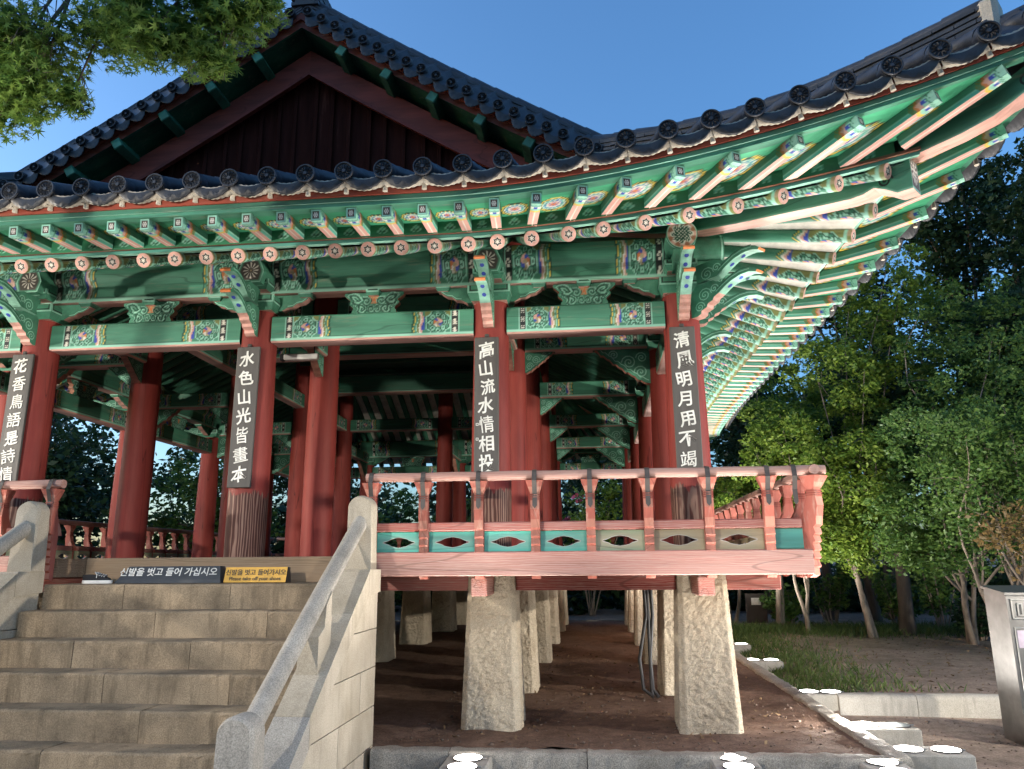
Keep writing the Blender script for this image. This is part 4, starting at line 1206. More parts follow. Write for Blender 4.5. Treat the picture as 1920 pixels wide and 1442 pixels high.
def balustrade(label, p0, p1, posts, pans, ext=(0, 0), straps=True, group=None):
    """p0 -> p1 runs with the outside on the right hand (local -y); posts = distances from p0"""
    d = Vector(p1) - Vector(p0); L = d.length; rz = math.atan2(d.y, d.x)
    b = empty('wooden_balustrade', (p0[0], p0[1], 0), rz, None, label, 'balustrade', group)
    mb = MB(); n = 24; pts = [(-ext[0] + (L + ext[0] + ext[1]) * k / n, -.12, 3.0 + .003 * math.sin(k * 1.7)) for k in range(n + 1)]
    mb.tube(pts, .056, 16, (.48, .24, .19)); mb.obj('hand_rail', 'rail_wood', b, True, fix=False)
    mb = MB(); mb.cbox(0, L, -.05, .03, 2.357, 2.462, (.34, .085, .062)); mb.obj('mid_rail', 'rail_wood', b, fix=False)
    mb = MB(); mb.cbox(0, L, .048, .075, 2.11, 2.357, (.08, .05, .04)); 
    for i, s_ in enumerate(posts):
        q = link('baluster_post', postm, b, (s_, 0, 0))
        if straps: link('iron_strap', strapm, b, (s_, 0, 0))
    for i, (a, c) in enumerate(zip(posts[:-1], posts[1:])):
        link('vent_panel', vp[pans[i % len(pans)]], b, ((a + c) / 2, -.005, 0), scale=((c - a - .09) / .58, 1, 1))
    return b
fx0, fx1 = -2.70, 2.50
fp = [-2.66, -2.02, -1.35, -.68, -.03, .64, 1.33, 2.0]
bal = balustrade('red balustrade of the front gallery, right of the stone stairs', (fx0, 9.20), (fx1 - .12, 9.20), [x - fx0 for x in fp], [0, 0, 0, 0, 1, 2, 2], (.03, .28))
# short panel and the diagonal corner post
mb = MB(); mb.cbox(0, .36, 0, .045, 2.118, 2.352, TEAL); mb.obj('vent_panel', 'painted_beam', bal, loc=(2.06 - fx0, -.005, 0), fix=False)
link('corner_post', postm, bal, (2.44 - fx0, 0.02, 0), rz=R(38), scale=(1.15, 1.25, 1)); link('iron_strap', strapm, bal, (2.30 - fx0, 0, 0))
mb = MB(); mb.cbox(-.06, .10, -.02, .12, 1.80, 2.47, RAILRED); mb.obj('corner_block', 'rail_post', bal, loc=(2.40 - fx0, .03, 0), fix=False)
ys = [9.62 + .655 * k for k in range(29)]
bal2 = balustrade('red balustrade running back along the right side of the pavilion', (2.40, 9.20), (2.40, 28.4), [y - 9.20 for y in ys], [2], (.22, 0), True)
lp = [-6.82 - .67 * k for k in range(9)]
bal3 = balustrade('red balustrade of the front gallery, left of the stone stairs', (-12.1, 9.20), (-6.78, 9.20), [x + 12.1 for x in lp[::-1] if x > -12.05], [1, 2], (0, .10))
bal4 = balustrade('red balustrade along the far left side, seen between the columns', (-12.0, 28.4), (-12.0, 9.3), [.4 + .655 * k for k in range(29)], [1], (0, 0), False)
bal5 = balustrade('red balustrade across the far end of the pavilion', (2.4, 28.4), (-12.0, 28.4), [.4 + .66 * k for k in range(21)], [1], (0, 0), False)

# ================================================================== plaques with calligraphy
def plaque(chars, x, ztop, zbot, label, y=10.0, w=.335, seal=False):
    H = ztop - zbot; o = empty('calligraphy_plaque', (x, y, zbot), 0, None, label, 'plaque', 'calligraphy plaques on the front columns')
    mb = MB(); mb.cbox(-w / 2, w / 2, -.02, .02, 0, H, (.085, .076, .068), .008); mb.obj('board', 'plaque_wood', o, fix=False)
    n = len(chars); top = H - .20; st = (H - .36) / (n - 1) if n > 1 else 0
    for i, ch in enumerate(chars):
        me = text_mesh(ch, .235, .003, .0012 if ch in '皆畫鳥語詩情香竭' else .0042)
        co = np.zeros(len(me.vertices) * 3); me.vertices.foreach_get('co', co); co = co.reshape(-1, 3)
        # brush-like slant, swelling and sway
        r_ = np.random.default_rng(ord(ch)); ph = r_.uniform(0, 6, 4)
        X, Y = co[:, 0].copy(), co[:, 1].copy()
        co[:, 1] = Y + .16 * X + .006 * np.sin(X * 14 + ph[0])
        co[:, 0] = X * .92 - .05 * Y + .008 * np.sin(Y * 14 + ph[2])
        me.vertices.foreach_set('co', co.ravel()); me.materials.append(M['glyph_white'])
        link('character', me, o, (r_.normal(.0, .006), -.0235, top - i * st), rot=(R(90), 0, r_.normal(0, .0)), scale=(r_.uniform(.9, 1.08), r_.uniform(.92, 1.05), 1))
    mb = MB(); mb.cbox(-.03, .03, -.012, .03, H, H + .05, (.05, .04, .04)); mb.obj('hanger', 'iron', o, fix=False)
    if seal:
        for dz in (.70, .50):
            mb = MB(); mb.cbox(-.018, .018, -.003, .003, -.018, .018, (.6, .5, .4)); mb.obj('seal', 'glyph_white', o, loc=(-.125, -.0225, dz), fix=False)
            mb = MB(); mb.cbox(-.010, .010, -.003, .003, -.010, .010, (.6, .5, .4)); mb.obj('seal_mark', 'glyph_dark', o, loc=(-.125, -.0255, dz), fix=False)
    return o
plaque('花香鳥語是詩情', -8.245, 5.02, 3.07, 'black wooden plaque with white calligraphy on the leftmost column')
plaque('水色山光皆畫本', -4.795, 5.005, 3.01, 'black wooden plaque with white calligraphy on the column behind the stairs')
plaque('高山流水情相投', -1.385, 5.02, 3.10, 'black wooden plaque with two tiny seals, on the second column from the right corner', seal=True)
plaque('清風明月用不竭', 1.262, 5.065, 3.10, 'black wooden plaque with white calligraphy on the right corner column')

# ================================================================== stone stairs
st = empty('stone_staircase', (XC, 9.0, -.38), 0, None, 'broad weathered granite staircase with block side walls leading up to the pavilion', 'staircase')
WP[st.name] = Matrix.Translation(Vector((XC, 9.0, -.38))).inverted()
SL, SR = -6.785, -2.855
JOINTS = [[-5.73, -4.37], [-5.08, -3.73], [-5.80, -4.43], [-5.16, -3.78], [-6.1, -4.5], [-5.24, -3.85], [-5.9, -4.6]]
TR, RI, Y0, Z0 = .365, .295, 9.10, 1.76
for i in range(8):
    zt = Z0 - RI * i; yf = Y0 - TR * i; xs = [SL] + JOINTS[i % 7] + [SR]; yb = 9.795 if i == 0 else yf + TR + .10
    for a, b in zip(xs[:-1], xs[1:]):
        mb = MB(); w, d, h = b - a, yb - yf, RI + .03; nx, ny = 24, 10
        # slightly worn front arris: rounded profile swept along x with tiny irregularity
        prof = [(0, -h), (0, -.05), (.0, -.024), (.006, -.009), (.02, -.001), (.05, 0), (d * .6, .003), (d, .003), (d, -h)]
        P = np.zeros((nx, len(prof), 3)); jit = rng.normal(0, .0022, (nx, len(prof)))
        for k in range(nx):
            for q, (y, z) in enumerate(prof): P[k, q] = (.003 + (w - .006) * k / (nx - 1), y + (jit[k, q] if q < 6 else 0), z + (jit[k, q] if 1 < q < 6 else 0))
        mb.grid(P, (.5, .5, .5))
        for k in (0, nx - 1): mb.add([tuple(p) for p in P[k]], [tuple(range(len(prof)))], (.5, .5, .5))
        mb.obj('step_stone', 'step_granite', st, False, (a, yf + rng.normal(0, .003), zt + rng.normal(0, .0025)))
def cop(y): return 1.92 - .735 * (8.65 - y)
def stair_wall(xo, xi, sgn):
    """xo = outer face, xi = inner face"""
    x0, x1 = min(xo, xi), max(xo, xi); yl = lambda z: 8.65 - (1.92 - (z + .27)) / .735     # where the coping underside has height z
    zs = [-.45, .0, .42, .84, 1.26, 1.66]; rr = 0
    for z0, z1 in zip(zs[:-1], zs[1:]):
        ya, yb = yl(z0), yl(z1); cuts = [9.07]; y = 9.07
        if z1 < .9: cuts.append((9.07 + yb) / 2 + .2 * (-1) ** rr)
        cuts.append(None); rr += 1
        for c, n_ in zip(cuts[:-1], cuts[1:]):
            g = .005
            if n_ is None: poly = [(ya + g, z0 + g), (c - g, z0 + g), (c - g, z1 - g), (min(yb + g, c - .01), z1 - g)]
            else: poly = [(n_ + g, z0 + g), (c - g, z0 + g), (c - g, z1 - g), (n_ + g, z1 - g)]
            mb = MB(); o_ = rng.normal(0, .002)
            mb.prism(poly, x1 - x0 - .05, lambda a, b, t: ((x0 + x1) / 2 + t, a, b), (.5, .5, .5)); mb.obj('wall_stone', 'wall_granite', st)
    # coping slabs, three of them, and the level block under the top post
    for a, b in ((5.98, 6.95), (6.956, 8.05), (8.056, 8.62)):
        mb = MB(); poly = [(a, cop(a) - .27), (b, cop(b) - .27), (b, cop(b)), (a, cop(a))]
        mb.prism(poly, x1 - x0, lambda p, q, t: ((x0 + x1) / 2 + t, p, q), (.5, .5, .5)); mb.obj('coping_stone', 'rail_granite' if b < 7 else 'wall_granite', st)
    mb = MB(); poly = [(8.626, cop(8.62) - .27), (9.09, 1.665), (9.09, 1.92), (8.64, 1.92), (8.626, 1.905)]
    mb.prism(poly, x1 - x0, lambda p, q, t: ((x0 + x1) / 2 + t, p, q), (.5, .5, .5)); mb.obj('coping_stone', 'wall_granite', st)
stair_wall(-2.52, -2.85, 1); stair_wall(-7.12, -6.79, -1)
def hand_rail(x, label):
    h = empty('stone_handrail', (x, 7.5, 0), 0, None, label, 'handrail', 'granite handrails of the stairs'); WP[h.name] = Matrix.Translation(Vector((x, 7.5, 0))).inverted()
    def post(y, z0, z1, w, d):
        mb = MB(); r = w / 2; pf = [(-r, z0), (r, z0), (r, z1 - r * .92)] + [(r * math.cos(a), z1 - r * .92 + r * .92 * math.sin(a)) for a in np.linspace(.12, math.pi - .12, 15)] + [(-r, z1 - r * .92)]
        n = len(pf); c = .045; rings = []
        for (yy, k) in ((-d / 2, .86), (-d / 2 + c, 1), (d / 2 - c, 1), (d / 2, .86)):
            rings.append([(x + a * (k if b > z0 + .05 else 1), y + yy, b if b < z1 - r else z1 - r + (b - z1 + r) * k) for a, b in pf])
        for A, B in zip(rings[:-1], rings[1:]):
            for i in range(n): mb.quad(A[i], A[(i + 1) % n], B[(i + 1) % n], B[i], (.5, .5, .5))
        mb.add(rings[0], [tuple(range(n))], (.5, .5, .5)); mb.add(rings[-1], [tuple(range(n))], (.5, .5, .5))
        return mb.obj('post', 'rail_granite' if z1 < 1.5 else 'wall_granite', h)
    post(8.93, 1.921, 2.77, .31, .24); post(6.02, cop(6.1) - .30, .86, .30, .27)
    mb = MB(); pts = [(x, 8.86 - 2.78 * k / 16, 2.46 - 1.80 * k / 16 + .015 * math.sin(k / 16 * math.pi)) for k in range(17)]
    mb.tube(pts, .088, 18, (.5, .5, .5)); mb.obj('rail', 'rail_granite', h, True, fix=False)
    y = 7.52; zc = cop(y)
    mb = MB(); mb.prism([(y - .17, cop(y - .17) + .001), (y + .17, cop(y + .17) + .001), (y + .17, cop(y + .17) + .26), (y - .17, cop(y - .17) + .34)], .20, lambda a, b, t: (x + t, a, b), (.5, .5, .5)); mb.obj('support_block', 'wall_granite', h)
    mb = MB(); mb.prism([(y - .02, cop(y) + .27), (y + .168, cop(y + .17) + .258), (y + .168, cop(y + .17) + .50), (y + .02, cop(y) + .50)], .12, lambda a, b, t: (x + .038 + t, a, b), (.5, .5, .5)); mb.obj('support_fin', 'wall_granite', h)
hand_rail(-2.72, 'granite handrail with round-topped posts on the right side of the stairs')
hand_rail(-6.925, 'granite handrail with round-topped post at the left edge, on the left side of the stairs')

# ---- things on the landing
LZ = Z0 + .008
def text_obj(body, size, mat, parent, loc, rot, bold=.0, extr=.002, sx=1):
    me = text_mesh(body, size, extr, bold); me.materials.append(M[mat]); return tag(link('lettering', me, parent, loc, rot=rot, scale=(sx, 1, 1)), kind='stuff')
sg = empty('stone_sign', (-5.32, 9.55, LZ), 0, None, 'dark grey wedge-shaped stone sign with carved white Korean letters on the landing', 'sign')
mb = MB(); W = .70; prof = [(-.22, 0), (.0, 0), (.0, .20), (-.13, .205), (-.205, .045)]
A = [(-W, y, z) for y, z in prof]; B = [(W, y, z) for y, z in prof]
A = [(-W + (.13 * z / .2), y, z) for y, z in prof]; B = [(W - (.06 * z / .2), y, z) for y, z in prof]
mb.add(A, [tuple(range(5))], (.05, .05, .05)); mb.add(B, [tuple(range(5))], (.05, .05, .05))
for i in range(5): mb.quad(A[i], A[(i + 1) % 5], B[(i + 1) % 5], B[i], (.05, .05, .05))
mb.obj('body', 'dark_stone', sg)
text_obj('신발을 벗고 들어 가십시오', .118, 'glyph_white', sg, (-.02, -.169, .13), (R(65), 0, 0), .0012)
ys_ = empty('yellow_sign', (-4.20, 9.52, LZ), 0, None, 'small yellow block sign with black Korean and English lettering beside the stone sign', 'sign')
mb = MB(); W = .40; prof = [(-.15, 0), (.03, 0), (-.02, .185), (-.10, .185)]
A = [(-W, y, z) for y, z in prof]; B = [(W, y, z) for y, z in prof]
mb.add(A, [tuple(range(4))], (.05, .05, .05)); mb.add(B, [tuple(range(4))], (.05, .05, .05))
for i in (1, 2, 0): mb.quad(A[i], A[(i + 1) % 4], B[(i + 1) % 4], B[i], (.05, .05, .05))
mb.obj('body', 'dark_stone', ys_)
mb = MB(); mb.quad((-W, -.152, .004), (W, -.152, .004), (W, -.102, .187), (-W, -.102, .187), (.6, .35, .05)); mb.obj('face', 'sign_yellow', ys_, fix=False)
ta = math.atan2(.183, .05)
text_obj('신발을 벗고 들어가시오', .080, 'glyph_dark', ys_, (0, -.1245, .12), (ta, 0, 0), .0012)
text_obj('Please take off your shoes', .062, 'glyph_dark', ys_, (0, -.1435, .048), (ta, 0, 0), .0008, sx=1.02)
def shoe(x, y, rz, label):
    o = empty('canvas_shoe', (x, y, LZ), rz, None, label, 'shoe', 'pair of sneakers left on the landing')
    # local +x = toe
    L = .36
    def foot(z, k, t0=0, t1=1):
        pts = []
        for i in range(28):
            a = 2 * math.pi * i / 28; cx = math.cos(a); s_ = math.sin(a); wx = .060 * (1 + .22 * cx) * k
            pts.append((L / 2 * cx * (1 if cx > 0 else 1) * (.9 + .1 * k), wx * math.copysign(abs(s_) ** .8, s_), z))
        return pts
    mb = MB(); rings = [foot(0, .96), foot(.012, 1), foot(.036, 1.0), foot(.040, .97)]
    mb.grid([r_ + r_[:1] for r_ in rings], (.8, .8, .75)); mb.add(rings[0], [tuple(range(28))], (.8, .8, .75)); mb.add(rings[-1], [tuple(range(28))], (.8, .8, .75)); mb.obj('sole', 'rubber_white', o, True)
    mb = MB(); n = 28; rows = []
    for f in np.linspace(0, 1, 7):
        row = []
        for (px, py, _) in foot(0, .96):
            t = px / L + .5; top = .11 - .045 * max(0, (t - .35) / .65) ** .8 if t < .92 else .075 * (1 - (t - .92) / .08 * .35)
            sh = 1 - (.30 if t < .55 else .10 + .55 * (t - .55)) * f ** 1.4; row.append((px * (1 - .10 * f * (t > .75)), py * sh, .038 + (top - .038) * f))
        rows.append(row + row[:1])
    mb.grid(rows, (.02, .02, .02)); 
    mb.obj('upper', 'canvas_black', o, True)
    mb = MB(); tongue = [(.0, .055), (.06, .045), (.12, .03)]
    mb.grid([[( .0 + .13 * f - .02, -.035 + .07 * g, .118 - .030 * f + .012 * math.sin(g * 3.14)) for g in np.linspace(0, 1, 5)] for f in np.linspace(0, 1, 5)], (.02, .02, .02)); mb.obj('tongue', 'canvas_black', o, True, fix=False)
    mb = MB()
    for k in range(4):
        xx = .0 + .03 * k; mb.tube([(xx, -.045, .100 - .006 * k), (xx + .008, 0, .126 - .007 * k), (xx, .045, .100 - .006 * k)], .006, 6, (.8, .8, .8))
    for s_ in (-1, 1): mb.tube([(.0, s_ * .01, .124), (-.02, s_ * .04, .138), (.01, s_ * .06, .11), (.015, s_ * .075, .07)], .005, 6, (.8, .8, .8))
    mb.obj('lace', 'rubber_white', o, True, fix=False)
    mb = MB(); mb.grid([[(L / 2 * .93 * math.cos(a) * k + .002, .058 * math.sin(a) * k, .040 + .030 * (1 - k)) for a in np.linspace(-1.1, 1.1, 11)] for k in (1, .92, .8, .66)], (.8, .8, .8)); mb.obj('toe_cap', 'rubber_white', o, True, fix=False)
    return o
shoe(-6.22, 9.30, R(8), 'right-hand black canvas sneaker with white sole, nearer one of the pair by the stone sign')
shoe(-6.33, 9.45, R(12), 'left-hand black canvas sneaker, partly hidden behind the other shoe of the pair')

# ================================================================== ground
def hterr(x, y):
    base = -.38
    if y > 13.0 and x > 2.9: base = -.06 - .24 * math.exp(-((x - 3.2) / .8) ** 2) 
    elif x > 2.9: base = -.40 + .02 * (y - 8)
    if y > 28.9 or x < -13.2: base = max(base, -.12)
    far = max(0, y - 34) * .03
    return base + far + .02 * math.sin(x * 1.3 + y * .7) * math.cos(y * .9)
gx = np.unique(np.concatenate([np.linspace(-90, -14, 22), np.linspace(-14, 2.8, 30), np.linspace(2.85, 15, 70), np.linspace(15, 90, 24)]))
gy = np.unique(np.concatenate([np.linspace(-40, 5, 14), np.linspace(5, 12.9, 40), np.linspace(13.02, 32, 90), np.linspace(32, 120, 26)]))
mb = MB(); mb.grid([[(x, y, hterr(x, y)) for y in gy] for x in gx], (.5, .5, .5)); g = mb.obj('ground', 'path_dirt', None, True, fix=True); tag(g, kind='structure')
px_ = np.linspace(-12.75, 2.93, 110); py_ = np.linspace(8.98, 29.0, 130)
nz = np.random.default_rng(3).normal(0, 1, (110, 130)); nz = (nz + np.roll(nz, 1, 0) + np.roll(nz, 1, 1) + np.roll(nz, (1, 1), (0, 1))) / 4
mb = MB(); mb.grid([[(x, y, -.005 + .016 * nz[i, j] + .012 * math.sin(x * 2.1) * math.cos(y * 1.7)) for j, y in enumerate(py_)] for i, x in enumerate(px_)], (.5, .5, .5))
g = mb.obj('dirt_platform', 'red_dirt', None, True); tag(g, kind='structure')
# kerb stones round the platform: each stone a piece of the kerb
kb = empty('kerb', (2.9, 8.9, -.38)); tag(kb, kind='structure'); WP[kb.name] = Matrix.Translation(Vector((2.9, 8.9, -.38))).inverted()
def kerb_stone(x0, y0, x1, y1, w=.26):
    L = math.hypot(x1 - x0, y1 - y0); n = max(6, int(L / .07)); prof = [(-w / 2, -.45), (-w / 2, -.03), (-w / 2 + .03, 0), (-.04, .004), (.05, .002), (w / 2 - .03, 0), (w / 2, -.035), (w / 2, -.2), (w / 2, -.45)]
    mb = MB(); P = np.zeros((n, len(prof), 3)); j = rng.normal(0, .009, (n, len(prof), 2))
    for i in range(n):
        for q, (a, z) in enumerate(prof): P[i, q] = (.004 + (L - .008) * i / (n - 1), a + j[i, q, 0], z + j[i, q, 1] * .7)
    mb.grid(P, (.5, .5, .5))
    for k in (0, n - 1): mb.add([tuple(p) for p in P[k]], [tuple(range(len(prof)))], (.5, .5, .5))
    mb.obj('kerb_stone', 'kerb_granite', kb, True, ((x0), (y0), .02 + rng.normal(0, .004)), math.atan2(y1 - y0, x1 - x0))
for a, b in ((-2.48, -1.62), (-1.62, -.14), (-.14, 1.30), (1.30, 2.92)): kerb_stone(a, 8.86, b, 8.86)
for k in range(13): kerb_stone(3.03, 8.74 + 1.55 * k, 3.03, 8.74 + 1.55 * (k + 1))
kerb_stone(2.9, 28.95, -1.5, 28.95); kerb_stone(-1.5, 28.95, -6, 28.95); kerb_stone(-6, 28.95, -12.5, 28.95)

# ================================================================== floodlights in concrete boxes
def floodlight(cx, cy, w, d, lamps, label, rz=0, top=.0, r=.145, power=1.0, lean=(0, 0), cone=104):
    b = empty('floodlight_box', (cx, cy, -.40), rz, None, label, 'floodlight', 'ground floodlight boxes round the pavilion'); H = .40 + top - .012
    mb = MB(); mb.cbox(-w / 2, w / 2, -d / 2, d / 2, 0, H, (.5, .5, .5), .018); mb.obj('housing', 'concrete', b, fix=False)
    for (lx, ly, on) in lamps:
        mb = MB(); mb.tube([(lx, ly, H - .03), (lx, ly, H + .012)], [r * 1.06] * 2, 28, (.5, .5, .5)); mb.tube([(lx, ly, H + .012), (lx, ly, H + .014)], [r * 1.10, r * 1.05], 28, (.5, .5, .5)); mb.obj('rim', 'iron', b, True)
        mb = MB(); mb.grid([[(lx + r * q * math.cos(a), ly + r * q * math.sin(a), H + .016 + .020 * (1 - q * q)) for a in np.linspace(0, 2 * math.pi, 29)] for q in (0, .4, .7, .9, 1)], (.5, .5, .5)); mb.obj('lens', 'lens_lit' if on else 'lens_off', b, True)
        mb = MB(); mb.cbox(-.035, .035, -.008, .008, 0, .012, (.5, .5, .5), .003); mb.obj('clip', 'steel_trim', b, loc=(lx + r * 1.12, ly, H + .004), fix=False)
        if on:
            l = bpy.data.lights.new('floodlight_lamp', 'SPOT' if cone else 'POINT'); l.energy = LAMP_W * power; l.color = (1.0, .95, .88); l.shadow_soft_size = .13 if cone else .05
            if cone: l.spot_size = R(cone); l.spot_blend = 1.0 if cone < 120 else .45
            lo = bpy.data.objects.new('floodlight_lamp', l); COL.objects.link(lo); lo.parent = b; lo.location = (lx, ly, H + (.042 if cone else .07))
            lo.rotation_euler = (R(180) + lean[0], lean[1], 0)
    return b
FX = 3.45
floodlight(-1.38, 8.40, .48, .78, [(0, .17, 1), (0, -.19, 1)], 'concrete floodlight box with two lit lamps below the front of the pavilion, nearest the stairs')
floodlight(1.36, 8.62, .48, .80, [(0, .19, 1), (0, -.19, 1)], 'concrete floodlight box with two lit lamps below the front gallery, under the corner column')
floodlight(2.83, 8.45, .46, .72, [(0, .27, 1), (0, -.10, 1)], 'concrete floodlight box with two lit lamps, just outside the kerb corner', power=.6)
floodlight(3.50, 9.32, .80, .44, [(-.195, 0, 1), (.195, 0, 1)], 'concrete floodlight box with two bright lamps side by side, first one beyond the kerb corner', power=.5)
floodlight(3.48, 10.63, .80, .44, [(-.195, 0, 1), (.195, 0, 0)], 'concrete floodlight box with one lamp lit and one lamp dark', cone=0, power=.9)
floodlight(3.45, 13.2, .80, .44, [(-.17, 0, 1), (.17, 0, 1)], 'concrete floodlight box at the end of the low wall', cone=174, power=1.2)
floodlight(3.42, 17.36, .80, .44, [(-.195, 0, 1), (.195, 0, 1)], 'concrete floodlight box standing in the grass beside the pavilion', cone=172, power=2.4)
floodlight(3.42, 20.72, .80, .44, [(-.195, 0, 1), (.195, 0, 1)], 'farthest visible floodlight box, half hidden behind the corner stone pillar', cone=172, power=3.0)
floodlight(3.42, 24.6, .80, .44, [(0, 0, 1)], 'floodlight box hidden far back along the right side', cone=172, power=7.0)
floodlight(-8.2, 8.45, .48, .78, [(0, .17, 1), (0, -.19, 1)], 'floodlight box left of the stairs, out of the picture')
# ---- low concrete wall
lw = empty('low_wall', (5.2, 13.02, -.4), 0, None, 'low weathered concrete retaining wall with a rounded top between floodlight and steel cabinet', 'wall')
for a, b in ((-1.55, -.42), (-.41, .98), (.99, 3.6)):
    prof = [(-.13, 0), (-.13, .33), (-.12, .37), (-.08, .40), (.0, .415), (.08, .405), (.13, .38), (.13, 0)]
    mb = MB(); mb.grid([[(x, y, z + .004 * math.sin(x * 5)) for y, z in prof] for x in np.linspace(a, b, 9)], (.5, .5, .5))
    for x in (a, b): mb.add([(x, y, z + .004 * math.sin(x * 5)) for y, z in prof], [tuple(range(8))], (.5, .5, .5))
    mb.obj('wall_section', 'concrete', lw, True)
# ---- stainless cabinet at the right edge
cb = empty('steel_cabinet', (5.42, 11.15, -.40), R(4), None, 'stainless steel cabinet with slots and sloping top at the right edge', 'cabinet')
mb = MB(); W, D, H = .95, .5, 1.98
body = [(0, 0), (0, H - .06), (D, H + .02), (D, 0)]
mb.prism([(y, z) for y, z in body], W, lambda a, b, t: (W / 2 + t, a, b), (.6, .6, .6)); mb.obj('body', 'steel', cb)
mb = MB(); mb.prism([(-.03, H - .055), (-.03, H - .02), (D + .03, H + .06), (D + .03, H + .025)], W + .06, lambda a, b, t: (W / 2 + t, a, b), (.6, .6, .6)); mb.obj('lid', 'steel', cb)
for (x0, x1, z0, z1) in ((.05, W - .05, 1.62, 1.88), (.05, W - .05, .35, 1.52)):
    mb = MB()
    for (a, b_, c, d_) in ((x0, x1, z1 - .018, z1), (x0, x1, z0, z0 + .018), (x0, x0 + .018, z0 + .018, z1 - .018), (x1 - .018, x1, z0 + .018, z1 - .018)): mb.cbox(a, b_, -.014, -.0015, c, d_, (.6, .6, .6), .003)
    mb.obj('door_frame', 'steel_trim', cb, fix=False)
for (cx_, z0, z1) in ((.16, 1.66, 1.83), (.22, .95, 1.14)):
    mb = MB(); mb.cbox(cx_ - .035, cx_ + .035, -.016, -.0015, z0, z1, (.6, .6, .6), .004); mb.obj('slot_plate', 'steel_trim', cb, fix=False)
    mb = MB(); mb.cbox(cx_ - .015, cx_ + .015, -.02, -.0165, z0 + .02, z1 - .02, (.02, .02, .02), .002); mb.obj('slot', 'cable', cb, fix=False)
mb = MB(); mb.quad((.08, -.004, 1.26), (W - .08, -.004, 1.26), (W - .08, -.004, 1.48), (.08, -.004, 1.48), (.4, .4, .45)); mb.obj('label_panel', 'panel_lilac', cb, fix=False)
mb = MB(); mb.tube([(.40, -.002, 1.75), (.40, -.03, 1.75)], [.05, .05], 18, (.6, .5, .3)); mb.obj('lock', 'steel_trim', cb, True, fix=False)

# ---- small things about the pavilion
cbl = empty('hanging_cable', (.80, 12.45, 0), 0, None, 'black cables hanging down the second stone pillar to the ground', 'cable')
for dx, bend in ((0, .0), (.05, .05), (-.06, .10)):
    mb = MB(); mb.tube([(dx, 0, 1.80), (dx + bend * .3, .02, 1.2), (dx - bend, 0, .55), (dx - bend * .6, -.03, .12), (dx + bend * .8, -.12, .03)], .028, 8, (.02, .02, .02)); mb.obj('cable', 'cable', cbl, True, fix=False)
fl = empty('fluorescent_fixture', (-4.40, 10.95, 5.10), R(0), None, 'short unlit fluorescent light fixture hanging under the lintel behind the stair column', 'light')
mb = MB(); mb.cbox(-.27, .27, -.05, .05, -.04, .05, (.6, .6, .6), .01); mb.obj('housing', 'white_metal', fl, fix=False)
mb = MB(); mb.cbox(-.33, -.275, -.05, .05, -.05, .055, (.1, .1, .1), .01); mb.obj('end_cap', 'cable', fl, fix=False)
for dx in (-.2, .2):
    mb = MB(); mb.tube([(dx, 0, .05), (dx, 0, .55)], .008, 6, (.1, .1, .1)); mb.obj('hanger', 'cable', fl, fix=False)
nb = empty('notice_board', (5.6, 28.6, -.1), R(-6), None, 'small white notice on a dark post in front of the dark wood', 'notice')
mb = MB(); mb.cbox(-.36, .36, -.02, .02, 0, 1.05, (.03, .03, .03)); mb.obj('panel', 'dark_wood', nb, fix=False)
mb = MB(); mb.cbox(-.16, .16, -.03, -.021, .66, .90, (.6, .6, .6), .003); mb.obj('notice', 'white_metal', nb, fix=False)

# ---- park lamps that stand behind the photographer and light the front
def lamp_post(x, y, h, label, power, aim, color=(1.0, .91, .78)):
    o = empty('park_lamp', (x, y, -.38), 0, None, label, 'lamp post', 'park lamps behind the photographer')
    mb = MB(); mb.tube([(0, 0, 0), (0, 0, .5), (0, 0, h)], [.09, .06, .045], 12, (.06, .06, .06)); mb.obj('pole', 'pole_paint', o, True, fix=False)
    mb = MB(); mb.tube([(0, 0, h), (0, 0, h + .12), (0, 0, h + .2)], [.10, .22, .24], 18, (.06, .06, .06)); mb.obj('head', 'pole_paint', o, True, fix=False)
    mb = MB(); mb.tube([(0, 0, h + .42), (0, 0, h + .47)], [.26, .05], 18, (.06, .06, .06)); mb.obj('hood', 'pole_paint', o, True, fix=False)
    l = bpy.data.lights.new('park_lamp_bulb', 'SPOT' if aim else 'POINT'); l.energy = power; l.color = color; l.shadow_soft_size = .10
    lo = bpy.data.objects.new('park_lamp_bulb', l); COL.objects.link(lo); lo.parent = o; lo.location = (0, 0, h + .32)
    if aim:      # the hood keeps the light below a flat angle
        l.spot_size = R(aim[2]); l.spot_blend = .3
        lo.rotation_euler = (R(90 + aim[1]), 0, R(aim[0]))
    return o
lamp_post(-6.4, -1.6, 4.5, 'park lamp behind the photographer on the left', POST_W * 1.35, (-4, -30, 97))
lamp_post(3.6, -2.6, 4.6, 'park lamp behind the photographer on the right', POST_W * .8, (14, -32, 80))
lamp_post(-15.5, 6.0, 4.4, 'park lamp off the left end of the pavilion', 1300, None)
lamp_post(10.5, 7.8, 3.0, 'park lamp off to the right of the pavilion corner', 1500, None)
floodlight(-4.3, 3.4, .48, .78, [(0, .17, 1), (0, -.19, 1)], 'floodlight box added below the maple to brighten its leaves, out of the picture', cone=70, power=.95)  # added lamp out of view, brightens the maple leaves from below

